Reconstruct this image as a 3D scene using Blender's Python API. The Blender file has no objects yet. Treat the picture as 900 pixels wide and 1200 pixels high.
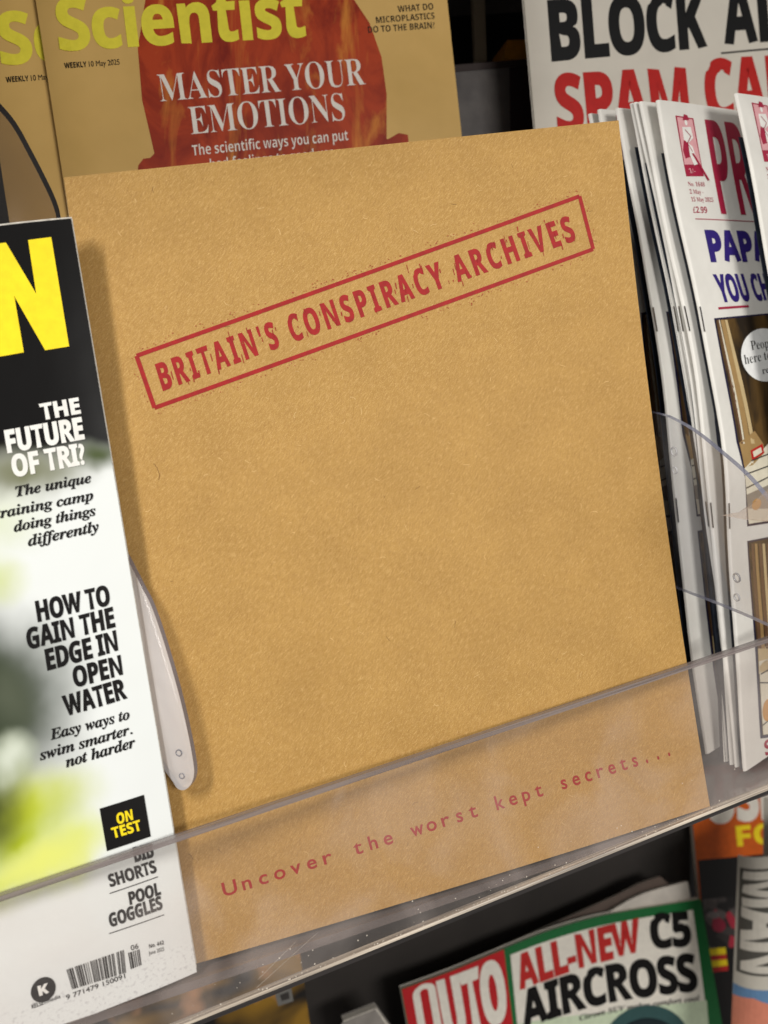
import bpy, bmesh, math, random
import numpy as np
from mathutils import Vector, Matrix

random.seed(7)
sc = bpy.context.scene

# ------------------------------------------------------------------ frames
# The rack has its own axes: u along the shelf, v up the magazines, n out of the rack.
# The whole rack leans back by LEAN; M turns rack axes into world axes.
LEAN = math.radians(15)
M = np.array([[1, 0, 0],
              [0, math.sin(LEAN), -math.cos(LEAN)],
              [0, math.cos(LEAN), math.sin(LEAN)]], float)
RAISE = np.array([0, 0, 1.2])
def world(p): return M @ np.asarray(p, float) + RAISE

# ------------------------------------------------------------------ camera
FPX = 1000.0                                   # focal length in photograph pixels (900 x 1200)
RC = np.array([[0.9303, 0.2264, -0.2887], [-0.2245, 0.9737, 0.0401], [0.2902, 0.0275, 0.9566]])
u_, s_, vt_ = np.linalg.svd(RC); RC = u_ @ vt_
CAM = np.array([-0.1067, 0.0177, 0.3181])
cd = bpy.data.cameras.new('camera')
co = bpy.data.objects.new('camera', cd); sc.collection.objects.link(co); sc.camera = co
cd.sensor_fit = 'VERTICAL'
cd.lens = 6.9; cd.sensor_height = 6.9 * 1200 / FPX; cd.sensor_width = cd.sensor_height * .75
cd.clip_start = 0.01; cd.clip_end = 60
cd.dof.use_dof = True; cd.dof.focus_distance = 0.345; cd.dof.aperture_fstop = 2.0
mw = Matrix((M @ RC).tolist()).to_4x4(); mw.translation = Vector(world(CAM)); co.matrix_world = mw

# ------------------------------------------------------------------ world and lamps
w = bpy.data.worlds.new('World'); sc.world = w; w.use_nodes = True
bg = w.node_tree.nodes['Background']
bg.inputs[0].default_value = (1.0, 0.96, 0.91, 1); bg.inputs[1].default_value = 0.24
def lamp(name, d, dist, sx, sy, power, col, target=(0, 0, 0)):
    l = bpy.data.lights.new(name, 'AREA'); l.shape = 'RECTANGLE'; l.size = sx; l.size_y = sy
    l.energy = power; l.color = col
    o = bpy.data.objects.new(name, l); sc.collection.objects.link(o)
    d = np.array(d, float); d /= np.linalg.norm(d)
    p = Vector(world(np.array(target) + d * dist)); o.location = p
    o.rotation_euler = (Vector(world(target)) - p).to_track_quat('-Z', 'Y').to_euler()
    return o
lamp('ceiling_or_fill_light', (-.50, .62, .60), 1.7, .12, .8, 27, (1.0, .98, .94))
lamp('ceiling_or_fill_light', (.34, .03, .94), 1.9, .8, .4, 18, (1.0, .97, .92))  # soft fill lamp added behind the camera to brighten the magazines
sc.view_settings.view_transform = 'Standard'; sc.view_settings.look = 'None'
sc.view_settings.exposure = 0.0; sc.view_settings.gamma = 1.0
sc.view_settings.use_curve_mapping = False
sc.cycles.transparent_max_bounces = 24
sc.cycles.max_bounces = 8

# ------------------------------------------------------------------ pixel helpers (900 x 1200 survey of the photograph)
def ray(px, py): return RC @ np.array([(px - 450) / FPX, (600 - py) / FPX, -1.0])
def hit(px, py, n):
    d = ray(px, py); return CAM + d * (n - CAM[2]) / d[2]
def hit_u(px, py, u):
    d = ray(px, py); return CAM + d * (u - CAM[0]) / d[0]
def proj(p):
    c = RC.T @ (np.asarray(p, float) - CAM)
    return np.array([450 + FPX * c[0] / -c[2], 600 - FPX * c[1] / -c[2]])
def lin(c):
    return tuple(((x / 255) / 12.92 if x / 255 <= .04045 else ((x / 255 + .055) / 1.055) ** 2.4) for x in c[:3]) + (1,)

# ------------------------------------------------------------------ materials
def new_mat(name, rough=.6, spec=.3):
    m = bpy.data.materials.new(name); m.use_nodes = True
    nt = m.node_tree; b = nt.nodes['Principled BSDF']
    b.inputs['Roughness'].default_value = rough
    b.inputs['Specular IOR Level'].default_value = spec
    return m, nt, b
def node(nt, t, **kw):
    n = nt.nodes.new(t)
    for k, v in kw.items():
        if k.startswith('i_'):
            n.inputs[k[2:].replace('_', ' ')].default_value = v
        else: setattr(n, k, v)
    return n
def mixc(nt, fac, a, b, mode='MIX'):
    n = nt.nodes.new('ShaderNodeMix'); n.data_type = 'RGBA'; n.blend_type = mode
    for sock, v in ((n.inputs[0], fac), (n.inputs[6], a), (n.inputs[7], b)):
        if hasattr(v, 'links'): nt.links.new(v, sock)
        else: sock.default_value = v
    return n.outputs[2]
def ramp(nt, val, a, b, lo=0., hi=1., smooth=False):
    n = nt.nodes.new('ShaderNodeMapRange'); n.clamp = True
    if smooth: n.interpolation_type = 'SMOOTHSTEP'
    nt.links.new(val, n.inputs[0])
    n.inputs[1].default_value = a; n.inputs[2].default_value = b
    n.inputs[3].default_value = lo; n.inputs[4].default_value = hi
    return n.outputs[0]
def uvmm(nt, sx=1, sy=1, rot=0):
    """cover coordinates in millimetres, optionally stretched"""
    tc = nt.nodes.new('ShaderNodeUVMap'); mp = nt.nodes.new('ShaderNodeMapping')
    mp.inputs['Scale'].default_value = (sx, sy, 1); mp.inputs['Rotation'].default_value = (0, 0, rot)
    nt.links.new(tc.outputs[0], mp.inputs[0]); return mp.outputs[0]
def noise(nt, vec, scale, detail=3, rough=.55, out=0, dist=0):
    n = nt.nodes.new('ShaderNodeTexNoise'); n.inputs['Scale'].default_value = scale
    n.inputs['Detail'].default_value = detail; n.inputs['Roughness'].default_value = rough
    n.inputs['Distortion'].default_value = dist
    nt.links.new(vec, n.inputs['Vector']); return n.outputs[out]
def objvec(nt):
    tc = nt.nodes.new('ShaderNodeTexCoord'); return tc.outputs['Object']
def bump(nt, b, h, strength, dist=.001):
    n = nt.nodes.new('ShaderNodeBump'); n.inputs['Strength'].default_value = strength
    n.inputs['Distance'].default_value = dist
    nt.links.new(h, n.inputs['Height']); nt.links.new(n.outputs[0], b.inputs['Normal'])

MATS = {}
def ink(c, rough=.5, spec=.3, var=.06):
    key = ('ink', tuple(c), rough)
    if key in MATS: return MATS[key]
    m, nt, b = new_mat('printed_ink', rough, spec)
    f = ramp(nt, noise(nt, objvec(nt), 260, 4), .3, .7)
    a = lin(c); d = tuple(x * (1 - 2 * var) for x in a[:3]) + (1,)
    nt.links.new(mixc(nt, f, a, d), b.inputs['Base Color'])
    MATS[key] = m; return m
def paper(c, rough=.5, spec=.3, var=.05, scale=60, wav=.15):
    key = ('paper', tuple(c), rough, var)
    if key in MATS: return MATS[key]
    m, nt, b = new_mat('paper', rough, spec)
    v = objvec(nt)
    f = ramp(nt, noise(nt, v, scale, 5), .3, .7)
    a = lin(c); d = tuple(x * (1 - 2 * var) for x in a[:3]) + (1,)
    nt.links.new(mixc(nt, f, a, d), b.inputs['Base Color'])
    bump(nt, b, noise(nt, v, 28, 2), wav, .004)
    MATS[key] = m; return m
def page_edges(c=(222, 216, 204)):
    if 'edges' in MATS: return MATS['edges']
    m, nt, b = new_mat('page_edges', .8, .1)
    n = nt.nodes.new('ShaderNodeTexCoord'); mp = nt.nodes.new('ShaderNodeMapping')
    mp.inputs['Scale'].default_value = (300, 3500, 300); nt.links.new(n.outputs['Object'], mp.inputs[0])
    f = ramp(nt, noise(nt, mp.outputs[0], 1, 2), .35, .65)
    nt.links.new(mixc(nt, f, lin(c), lin((190, 184, 174))), b.inputs['Base Color'])
    MATS['edges'] = m; return m

def blobs(nt, vec, base, items):
    """soft printed patches: (s, t, rs, rt, colour, inner)"""
    sep = nt.nodes.new('ShaderNodeSeparateXYZ'); nt.links.new(vec, sep.inputs[0])
    col = base
    for (s, t, rs, rt, c, inner) in items:
        def mm(op, a, b_):
            n = nt.nodes.new('ShaderNodeMath'); n.operation = op
            for k, v in ((0, a), (1, b_)):
                if hasattr(v, 'links'): nt.links.new(v, n.inputs[k])
                else: n.inputs[k].default_value = v
            return n.outputs[0]
        dx = mm('DIVIDE', mm('SUBTRACT', sep.outputs[0], s), rs)
        dy = mm('DIVIDE', mm('SUBTRACT', sep.outputs[1], t), rt)
        r = mm('SQRT', mm('ADD', mm('MULTIPLY', dx, dx), mm('MULTIPLY', dy, dy)), 0)
        f = ramp(nt, r, inner, 1.0, 1.0, 0.0, True)
        col = mixc(nt, f, col, lin(c))
    return col

def acrylic(name, tint, haze, haze_col, dirt=.1, scale=40, rough=.06):
    """thin clear plastic: see-through, reflecting by angle, with a painted veil of haze and smears of dirt"""
    m = bpy.data.materials.new(name); m.use_nodes = True; nt = m.node_tree; nt.nodes.clear()
    out = nt.nodes.new('ShaderNodeOutputMaterial')
    tr = nt.nodes.new('ShaderNodeBsdfTransparent'); tr.inputs[0].default_value = tint
    gl = nt.nodes.new('ShaderNodeBsdfGlossy'); gl.inputs['Roughness'].default_value = rough
    gl.inputs[0].default_value = (1, 1, 1, 1)
    df = nt.nodes.new('ShaderNodeBsdfDiffuse'); df.inputs[0].default_value = haze_col
    lw = nt.nodes.new('ShaderNodeLayerWeight'); lw.inputs[0].default_value = .5
    pw = nt.nodes.new('ShaderNodeMath'); pw.operation = 'POWER'; nt.links.new(lw.outputs['Facing'], pw.inputs[0]); pw.inputs[1].default_value = 4.5
    fr = nt.nodes.new('ShaderNodeMath'); fr.operation = 'MULTIPLY_ADD'; nt.links.new(pw.outputs[0], fr.inputs[0]); fr.inputs[1].default_value = .9; fr.inputs[2].default_value = .04
    m1 = nt.nodes.new('ShaderNodeMixShader'); m2 = nt.nodes.new('ShaderNodeMixShader')
    v = objvec(nt)
    f = ramp(nt, noise(nt, v, scale, 3, .5, 0, .6), .38, .68, haze, haze + dirt, True)
    nt.links.new(f, m1.inputs[0]); nt.links.new(tr.outputs[0], m1.inputs[1]); nt.links.new(df.outputs[0], m1.inputs[2])
    nt.links.new(fr.outputs[0], m2.inputs[0]); nt.links.new(m1.outputs[0], m2.inputs[1]); nt.links.new(gl.outputs[0], m2.inputs[2])
    nt.links.new(m2.outputs[0], out.inputs[0]); return m

# ------------------------------------------------------------------ objects
class Thing:
    def __init__(self, name, label, cat, base, group=None):
        self.base = np.array(base, float)
        o = bpy.data.objects.new(name, None); sc.collection.objects.link(o)
        o.location = world(self.base); o.empty_display_size = .02
        o['label'] = label; o['category'] = cat
        if group: o['group'] = group
        self.o = o
    def part(self, name, verts, faces, mat, parent=None, uvs=None, smooth=False, label=None):
        return add_mesh(name, verts, faces, mat, self.base, parent or self.o, uvs, smooth, label)
def add_mesh(name, verts, faces, mat, base, parent=None, uvs=None, smooth=False, label=None):
    me = bpy.data.meshes.new(name)
    base = np.asarray(base, float)
    vv = (np.asarray(verts, float) - base) @ M.T
    me.from_pydata(vv.tolist(), [], faces)
    for k in (mat if isinstance(mat, (list, tuple)) else [mat]): me.materials.append(k)
    if uvs is not None:
        ul = me.uv_layers.new(name='UVMap')
        for lp in me.loops: ul.data[lp.index].uv = uvs[lp.vertex_index]
    if smooth:
        for p in me.polygons: p.use_smooth = True
    me.update()
    o = bpy.data.objects.new(name, me); sc.collection.objects.link(o)
    if parent: o.parent = parent
    else: o.location = world(base)
    if label: o['label'] = label
    return o
def box(u0, u1, v0, v1, n0, n1):
    vs = [(u, v, n) for u in (u0, u1) for v in (v0, v1) for n in (n0, n1)]
    fs = [(0, 1, 3, 2), (4, 6, 7, 5), (0, 4, 5, 1), (2, 3, 7, 6), (0, 2, 6, 4), (1, 5, 7, 3)]
    return vs, fs
def prism(poly, off):
    """a plate: a 3-D outline and its copy moved by off"""
    poly = [np.asarray(p, float) for p in poly]; k = len(poly)
    vs = poly + [p + np.asarray(off, float) for p in poly]
    fs = [tuple(range(k)), tuple(range(2 * k - 1, k - 1, -1))]
    fs += [(i, i + k, (i + 1) % k + k, (i + 1) % k) for i in range(k)]
    return vs, fs

# ------------------------------------------------------------------ covers
class Sheet:
    """a cover as a surface S(s, t): s 0..1 left to right, t 0..1 bottom to top; W, H its size in metres"""
    def __init__(self, S, W, H): self.S, self.W, self.H = S, W, H
    @staticmethod
    def quad(bl, br, tr, tl, bow=None):
        bl, br, tr, tl = [np.asarray(p, float) for p in (bl, br, tr, tl)]
        def S(s, t):
            p = (1 - t) * ((1 - s) * bl + s * br) + t * ((1 - s) * tl + s * tr)
            if bow: p = p + np.array([0, 0, bow(s, t)])
            return p
        L = np.linalg.norm
        return Sheet(S, (L(br - bl) + L(tr - tl)) / 2, (L(tl - bl) + L(tr - br)) / 2)
    def normal(self, s, t):
        e = 1e-3
        a = self.S(s + e, t) - self.S(s - e, t); b = self.S(s, t + e) - self.S(s, t - e)
        n = np.cross(a, b); return n / np.linalg.norm(n)
    def at(self, x, y, off=0.):
        s, t = x / self.W, y / self.H
        return self.S(s, t) + (self.normal(s, t) * off if off else 0)
    def inv(self, px, py):
        c = self.__dict__.setdefault('cache', {})
        if (px, py) not in c: c[px, py] = self._inv(px, py)
        return c[px, py].copy()
    def _inv(self, px, py):
        q = np.array([.5, .5]); tgt = np.array([px, py], float)
        for _ in range(25):
            f = proj(self.S(*q)) - tgt
            e = 1e-4
            J = np.array([(proj(self.S(q[0] + e, q[1])) - tgt - f) / e, (proj(self.S(q[0], q[1] + e)) - tgt - f) / e]).T
            dq = np.linalg.lstsq(J, f, rcond=None)[0]; m = np.abs(dq).max()
            if m > .3: dq *= .3 / m
            q = q - dq
            if m < 1e-6: break
        return np.array([q[0] * self.W, q[1] * self.H])
    def grid(self, nx, ny, back):
        """closed thin slab: verts, faces, uvs (uv in cover fractions)"""
        vs, uv, fs = [], [], []
        for k in (0, 1):
            for j in range(ny + 1):
                for i in range(nx + 1):
                    s, t = i / nx, j / ny
                    vs.append(self.S(s, t) - (self.normal(s, t) * back if k else 0)); uv.append((s, t))
        N = (nx + 1) * (ny + 1); ix = lambda i, j: j * (nx + 1) + i
        for j in range(ny):
            for i in range(nx):
                a, b, c, d = ix(i, j), ix(i + 1, j), ix(i + 1, j + 1), ix(i, j + 1)
                fs.append((a, b, c, d)); fs.append((d + N, c + N, b + N, a + N))
        ring = [ix(i, 0) for i in range(nx)] + [ix(nx, j) for j in range(ny)] + [ix(i, ny) for i in range(nx, 0, -1)] + [ix(0, j) for j in range(ny, 0, -1)]
        for k in range(len(ring)):
            a, b = ring[k], ring[(k + 1) % len(ring)]
            fs.append((b, a, a + N, b + N))
        return vs, fs, uv
    def shifted(self, off, inset=0., ds=0., dt=0.):
        S0, W, H = self.S, self.W, self.H
        a, b = inset / W, inset / H
        def S(s, t):
            s2, t2 = a + s * (1 - 2 * a) + ds / W, b + t * (1 - 2 * b) + dt / H
            e = 1e-3
            n = np.cross(S0(s2 + e, t2) - S0(s2 - e, t2), S0(s2, t2 + e) - S0(s2, t2 - e))
            return S0(s2, t2) - n / np.linalg.norm(n) * off
        return Sheet(S, W - 2 * inset, H - 2 * inset)

def booklet(T, sh, mat, nx=10, ny=14, thick=.003, back_mat=None, inset=.0006, ds=0., dt=0., rim=None, skin=.00022):
    vs, fs, uv = sh.grid(nx, ny, skin)
    cover = T.part('cover', vs, fs, [mat, rim] if rim else mat, uvs=uv, smooth=False)
    if rim:
        for p in cover.data.polygons[2 * nx * ny:]: p.material_index = 1
    shade_front(cover)
    pg = sh.shifted(.0003, inset, ds, dt); vs, fs, uv = pg.grid(nx, ny, thick - .0006)
    T.part('pages', vs, fs, page_edges(), uvs=uv)
    bk = sh.shifted(thick - .0002, 0, ds * 1.3, dt * 1.3); vs, fs, uv = bk.grid(nx, ny, .00022)
    T.part('back_cover', vs, fs, back_mat or paper((215, 210, 200)), uvs=uv)
    return cover
def shade_front(o):
    me = o.data
    for p in me.polygons: p.use_smooth = True
    bm = bmesh.new(); bm.from_mesh(me)
    for e in bm.edges:
        if len(e.link_faces) == 2 and e.calc_face_angle(0) > .6: e.smooth = False
    bm.to_mesh(me); bm.free()

# ------------------------------------------------------------------ lettering
def mp(s, U, L, D):
    o = ''
    for ch in s:
        if 'A' <= ch <= 'Z': o += chr(U + ord(ch) - 65)
        elif 'a' <= ch <= 'z': o += chr(L + ord(ch) - 97)
        elif ch.isdigit() and D: o += chr(D + ord(ch) - 48)
        else: o += ch
    return o
STY = {'sans': None, 'bold': (0x1D5D4, 0x1D5EE, 0x1D7EC), 'serif': (0x1D400, 0x1D41A, 0x1D7CE),
       'serifi': (0x1D468, 0x1D482, 0x1D7CE), 'mono': (0x1D670, 0x1D68A, 0x1D7F6)}
_LS = bpy.data.scenes.new('lettering_room')            # a side scene where glyphs are filled; removed at the end
FILLS = {}
def fill(body, style, space):
    """outline-filled glyphs at size 1: points, triangles, low and high corner"""
    key = (body, style, space)
    if key in FILLS: return FILLS[key]
    c = bpy.data.curves.new('lettering', 'FONT'); c.body = mp(body, *STY[style]) if STY[style] else body
    c.size = 1; c.space_character = space; c.resolution_u = 5; c.fill_mode = 'FRONT'
    o = bpy.data.objects.new('lettering', c); _LS.collection.objects.link(o)
    vl = _LS.view_layers[0]; vl.update(); oe = o.evaluated_get(vl.depsgraph); me = oe.to_mesh()
    k = len(me.vertices); co_ = np.empty(k * 3, np.float32); me.vertices.foreach_get('co', co_); co_ = co_.reshape(k, 3)[:, :2].astype(float)
    fs = [tuple(p.vertices) for p in me.polygons]
    oe.to_mesh_clear(); bpy.data.objects.remove(o); bpy.data.curves.remove(c)
    idx, pts, m_ = {}, [], []                           # weld
    for p in co_:
        q = (round(p[0], 4), round(p[1], 4))
        if q not in idx: idx[q] = len(pts); pts.append(q)
        m_.append(idx[q])
    fs = [tuple(m_[i] for i in f) for f in fs]; fs = [f for f in fs if len(set(f)) == len(f)]
    pts = np.array(pts); FILLS[key] = (pts, fs, pts.min(0), pts.max(0)); return FILLS[key]
def cap_height(style): return fill('H', style, 1)[3][1]
TEXT2D = {}
def text2d(body, style, w, h, off, space):
    """flat lettering mesh filling width w with capitals of height h, strokes fattened by off"""
    key = (body, style, round(w, 5), round(h, 5), round(off, 6), space)
    if key in TEXT2D: return TEXT2D[key]
    pts, fs, lo, hi = fill(body, style, space)
    kx = (w - 2 * off) / (hi[0] - lo[0]); ky = (h - 2 * off) / cap_height(style)
    V = np.stack([(pts[:, 0] - lo[0]) * kx + off, pts[:, 1] * ky + off], 1)
    if off:
        cnt, out = {}, []
        for f in fs:
            a2 = sum(V[f[i]][0] * V[f[(i + 1) % len(f)]][1] - V[f[(i + 1) % len(f)]][0] * V[f[i]][1] for i in range(len(f)))
            g = f if a2 > 0 else f[::-1]
            for i in range(len(g)): cnt[(g[i], g[(i + 1) % len(g)])] = 1
        N = [[] for _ in V]; nxt, prv = {}, {}
        for (i, j) in cnt:
            if (j, i) not in cnt:
                nxt[i] = j; prv[j] = i; d = V[j] - V[i]; L = np.linalg.norm(d)
                if L > 1e-9:
                    n_ = np.array([d[1], -d[0]]) / L; N[i].append(n_); N[j].append(n_)
        W_ = V.copy()
        for i, ns in enumerate(N):
            if ns:
                m_ = np.mean(ns, 0); q = m_ @ m_
                cav = False
                if i in nxt and i in prv:
                    a_, b_ = V[i] - V[prv[i]], V[nxt[i]] - V[i]; cav = a_[0] * b_[1] - a_[1] * b_[0] < 0
                if q > 1e-6: W_[i] = V[i] + m_ / max(q, .04 if cav else .30) * off
        D_ = W_ - V; kk = np.ones(len(V)); F3 = np.array([f[:3] for f in fs])
        def areas(P_): p, q, r = P_[F3[:, 0]], P_[F3[:, 1]], P_[F3[:, 2]]; return (q[:, 0] - p[:, 0]) * (r[:, 1] - p[:, 1]) - (r[:, 0] - p[:, 0]) * (q[:, 1] - p[:, 1])
        sg = np.sign(np.sum(areas(V)))
        for _ in range(14):                           # hold back any point whose move would fold a triangle over
            bad = areas(V + D_ * kk[:, None]) * sg < -1e-12
            if not bad.any(): break
            kk[np.unique(F3[bad])] *= .55
        V = V + D_ * kk[:, None]
    TEXT2D[key] = ([tuple(p) for p in V], fs); return TEXT2D[key]

class Print:
    """flat printed layer on a cover, collected in cover metres and laid on the surface"""
    def __init__(self, sheet): self.sh = sheet; self.v = []; self.f = []; self.mi = []; self.mats = []
    def _m(self, mat):
        if mat not in self.mats: self.mats.append(mat)
        return self.mats.index(mat)
    def poly(self, pts, mat, px=True, lvl=0):
        if px: pts = [self.sh.inv(*p) for p in pts]
        k = len(self.v); self.v += [(p[0], p[1], lvl) for p in pts]
        self.f.append(tuple(range(k, k + len(pts)))); self.mi.append(self._m(mat)); return self
    def raw(self, vs, fs, mat, lvl=0):
        k = len(self.v); self.v += [(p[0], p[1], lvl) for p in vs]
        for f in fs: self.f.append(tuple(i + k for i in f)); self.mi.append(self._m(mat))
    def line(self, pts, wd, mat, px=True, lvl=0):
        if px: pts = [self.sh.inv(*p) for p in pts]
        pts = [np.asarray(p) for p in pts]
        for a, b in zip(pts[:-1], pts[1:]):
            d = b - a; d = d / (np.linalg.norm(d) + 1e-12); q = np.array([-d[1], d[0]]) * wd / 2
            self.poly([a - q, b - q, b + q, a + q], mat, False, lvl)
        return self
    def ellipse(self, c, rx, ry, mat, lvl=0, k=40, rot=0.):
        c = self.sh.inv(*c)
        pts = []
        for i in range(k):
            a = 2 * math.pi * i / k; x, y = rx * math.cos(a), ry * math.sin(a)
            pts.append((c[0] + x * math.cos(rot) - y * math.sin(rot), c[1] + x * math.sin(rot) + y * math.cos(rot)))
        return self.poly(pts, mat, False, lvl)
    def text(self, body, style, base, top, mat, fat=0., space=1., top1=None, lvl=0, jit=None):
        """base: pixels along the baseline (2 or 3), top: pixel of the cap line above its start"""
        B = [self.sh.inv(*p) for p in base]; t0 = self.sh.inv(*top)
        w_ = sum(np.linalg.norm(b - a) for a, b in zip(B[:-1], B[1:])); hv0 = t0 - B[0]
        hv1 = (self.sh.inv(*top1) - B[-1]) if top1 is not None else hv0
        h_ = np.linalg.norm(hv0)
        vs, fs = text2d(body, style, w_, h_, fat * h_, space)
        def pos(x, y):
            q = x / w_
            if len(B) == 2: b = B[0] + (B[1] - B[0]) * q
            else:
                m_ = 2 * B[1] - (B[0] + B[2]) / 2
                b = (1 - q) ** 2 * B[0] + 2 * q * (1 - q) * m_ + q * q * B[2]
            return b + (hv0 * (1 - q) + hv1 * q) * (y / h_)
        self.raw([pos(*p) for p in vs], fs, mat, lvl); return self
    def typed(self, body, base, top, mat, fat=0., top1=None, lvl=0):
        """typewriter lettering: every character in a cell of the same width"""
        B = [self.sh.inv(*p) for p in base]; hv0 = self.sh.inv(*top) - B[0]; hv1 = self.sh.inv(*top1) - B[-1]
        w_ = sum(np.linalg.norm(b - a) for a, b in zip(B[:-1], B[1:])); h_ = np.linalg.norm(hv0)
        m_ = 2 * B[1] - (B[0] + B[2]) / 2; adv = w_ / len(body)
        for i, ch in enumerate(body):
            if ch == ' ': continue
            _, _, lo, hi = fill(ch, 'sans', 1)
            gw = (hi[0] - lo[0]) * h_ / cap_height('sans') * (1.04 if ch not in '.wm' else .9) + 2 * fat * h_
            if ch in 'rt': gw *= 1.18
            vs, fs = text2d(ch, 'sans', gw, h_, fat * h_ * (2.6 if ch == '.' else 1), 1)
            x0 = (i + .5) * adv - gw / 2
            def pos(x, y):
                q = x / w_
                return (1 - q) ** 2 * B[0] + 2 * q * (1 - q) * m_ + q * q * B[2] + (hv0 * (1 - q) + hv1 * q) * (y / h_)
            self.raw([pos(x0 + x, y) for x, y in vs], fs, mat, lvl)
        return self
    def build(self, T, name, off=.00012, cell=.02, parent=None, label=None, clip=True):
        bm = bmesh.new()
        bv = [bm.verts.new((p[0], p[1], p[2])) for p in self.v]
        for f, mi in zip(self.f, self.mi):
            try:
                fc = bm.faces.new([bv[i] for i in f]); fc.material_index = mi
            except ValueError: pass
        bm.normal_update()
        big = [f for f in bm.faces if len(f.verts) > 3]
        if big: bmesh.ops.triangulate(bm, faces=big)
        W, H = self.sh.W, self.sh.H
        def cut(co_, no, clear=False):
            g = bm.verts[:] + bm.edges[:] + bm.faces[:]
            bmesh.ops.bisect_plane(bm, geom=g, plane_co=co_, plane_no=no, dist=1e-8, clear_outer=clear)
        if clip:
            e = .0003
            cut((e, 0, 0), (-1, 0, 0), True); cut((W - e, 0, 0), (1, 0, 0), True)
            cut((0, e, 0), (0, -1, 0), True); cut((0, H - e, 0), (0, 1, 0), True)
        if bm.verts:
            xs = [v.co.x for v in bm.verts]; ys = [v.co.y for v in bm.verts]
            for ax, (lo, hi) in ((0, (min(xs), max(xs))), (1, (min(ys), max(ys)))):
                k = math.ceil(lo / cell)
                while k * cell < hi:
                    c_ = [0, 0, 0]; c_[ax] = k * cell; n_ = [0, 0, 0]; n_[ax] = 1
                    cut(c_, n_); k += 1
        bm.verts.index_update()
        vs = [self.sh.at(v.co.x, v.co.y, off + v.co.z * .00006) for v in bm.verts]
        uv = [(v.co.x / W, v.co.y / H) for v in bm.verts]
        fs, mi = [], []
        for f in bm.faces:
            a, b, c = [f.verts[i].co for i in range(3)]
            idx = [v.index for v in f.verts]
            nrm = f.normal if f.normal.length > 0 else Vector((0, 0, 1))
            f.normal_update()
            if f.normal.z < 0: idx = idx[::-1]
            fs.append(tuple(idx)); mi.append(f.material_index)
        bm.free()
        if not fs: return None
        o = T.part(name, vs, fs, self.mats, parent=parent, uvs=uv, label=label)
        for p, i in zip(o.data.polygons, mi): p.material_index = i
        return o

WHITE = ink((238, 236, 230)); BLACK = ink((20, 18, 18), .5, .15); YELLOW = ink((250, 222, 20)); RED = ink((190, 38, 34))

# ================================================================== THE RACK
def lip_line(px, py, n=.006): return hit(px, py, n)
LN = .0065                                            # front face of the clear front plate
lt0, lt1 = hit(0, 1050, LN), hit(900, 748, LN)
lb0, lb1 = hit(350, 1145, LN), hit(850, 943, LN)
def along(a, b, u): return a + (b - a) * (u - a[0]) / (b[0] - a[0])
U0, U1 = -.33, .36
tl_, tr_, bl_, br_ = along(lt0, lt1, U0), along(lt0, lt1, U1), along(lb0, lb1, U0), along(lb0, lb1, U1)

lip_mat = acrylic('clear_acrylic', (.99, .98, .975, 1), .018, lin((240, 228, 222)), .065, 30, .14)  # pinkish haze paints the veil of reflected light on the plate
fin_mat = acrylic('clear_acrylic', (.95, .95, .96, 1), .03, lin((200, 196, 196)), .03, 30, .05)
def edge_material(name, c0, c1, rough=.25, sc_=(14, 900, 900), clear=0.):
    m, nt, b = new_mat(name, rough, .6)
    n = nt.nodes.new('ShaderNodeTexCoord'); mpn = nt.nodes.new('ShaderNodeMapping')
    mpn.inputs['Scale'].default_value = sc_; nt.links.new(n.outputs['Object'], mpn.inputs[0])
    f = ramp(nt, noise(nt, mpn.outputs[0], 1, 3), .3, .7)
    nt.links.new(mixc(nt, f, lin(c0), lin(c1)), b.inputs['Base Color'])
    if clear:
        tr = nt.nodes.new('ShaderNodeBsdfTransparent'); mx = nt.nodes.new('ShaderNodeMixShader'); mx.inputs[0].default_value = clear
        nt.links.new(b.outputs[0], mx.inputs[1]); nt.links.new(tr.outputs[0], mx.inputs[2]); nt.links.new(mx.outputs[0], nt.nodes['Material Output'].inputs[0])
    return m
edge_mat = edge_material('acrylic_edge', (156, 144, 140), (100, 90, 90), .25, (14, 900, 900), .32)
highlight_edge = edge_material('acrylic_highlight_edge', (225, 210, 190), (96, 86, 78), .25)  # pale colour paints the specular line along the plate's foot

shelf = Thing('acrylic_shelf', 'long clear acrylic shelf tray with a scratched front plate in front of the brown cover', 'shelf', (0, -.156, 0))
dn = np.array([0, 0, -.003])
vs, fs = prism([bl_, br_, tr_ - (0, .0018, 0), tl_ - (0, .0018, 0)], dn)
plate = shelf.part('front_plate', vs, fs, lip_mat)
vs, fs = prism([tl_ - (0, .0018, -.0003), tr_ - (0, .0018, -.0003), tr_ + (0, 0, .0003), tl_ + (0, 0, .0003)], dn * 1.2)
shelf.part('top_edge', vs, fs, edge_mat, parent=plate)
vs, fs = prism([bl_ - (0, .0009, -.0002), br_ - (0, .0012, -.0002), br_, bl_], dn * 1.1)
shelf.part('bottom_edge', vs, fs, highlight_edge, parent=plate)
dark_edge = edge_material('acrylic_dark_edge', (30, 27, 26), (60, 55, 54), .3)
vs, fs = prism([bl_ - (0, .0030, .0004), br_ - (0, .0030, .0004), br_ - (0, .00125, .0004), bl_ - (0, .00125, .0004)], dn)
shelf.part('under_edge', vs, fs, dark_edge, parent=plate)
def floor_v(u): return -.1530 + (.104 - u) * .050
floor_mat = acrylic('smoked_acrylic', (.55, .52, .50, 1), .32, lin((150, 138, 134)), .18, 30, .15)
fl = [(u, floor_v(u), n) for u, n in ((U0, LN - .0032), (U1, LN - .0032), (U1, -.11), (U0, -.11))]
vs, fs = prism(fl, (0, -.003, 0)); shelf.part('shelf_floor', vs, fs, floor_mat)
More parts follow.
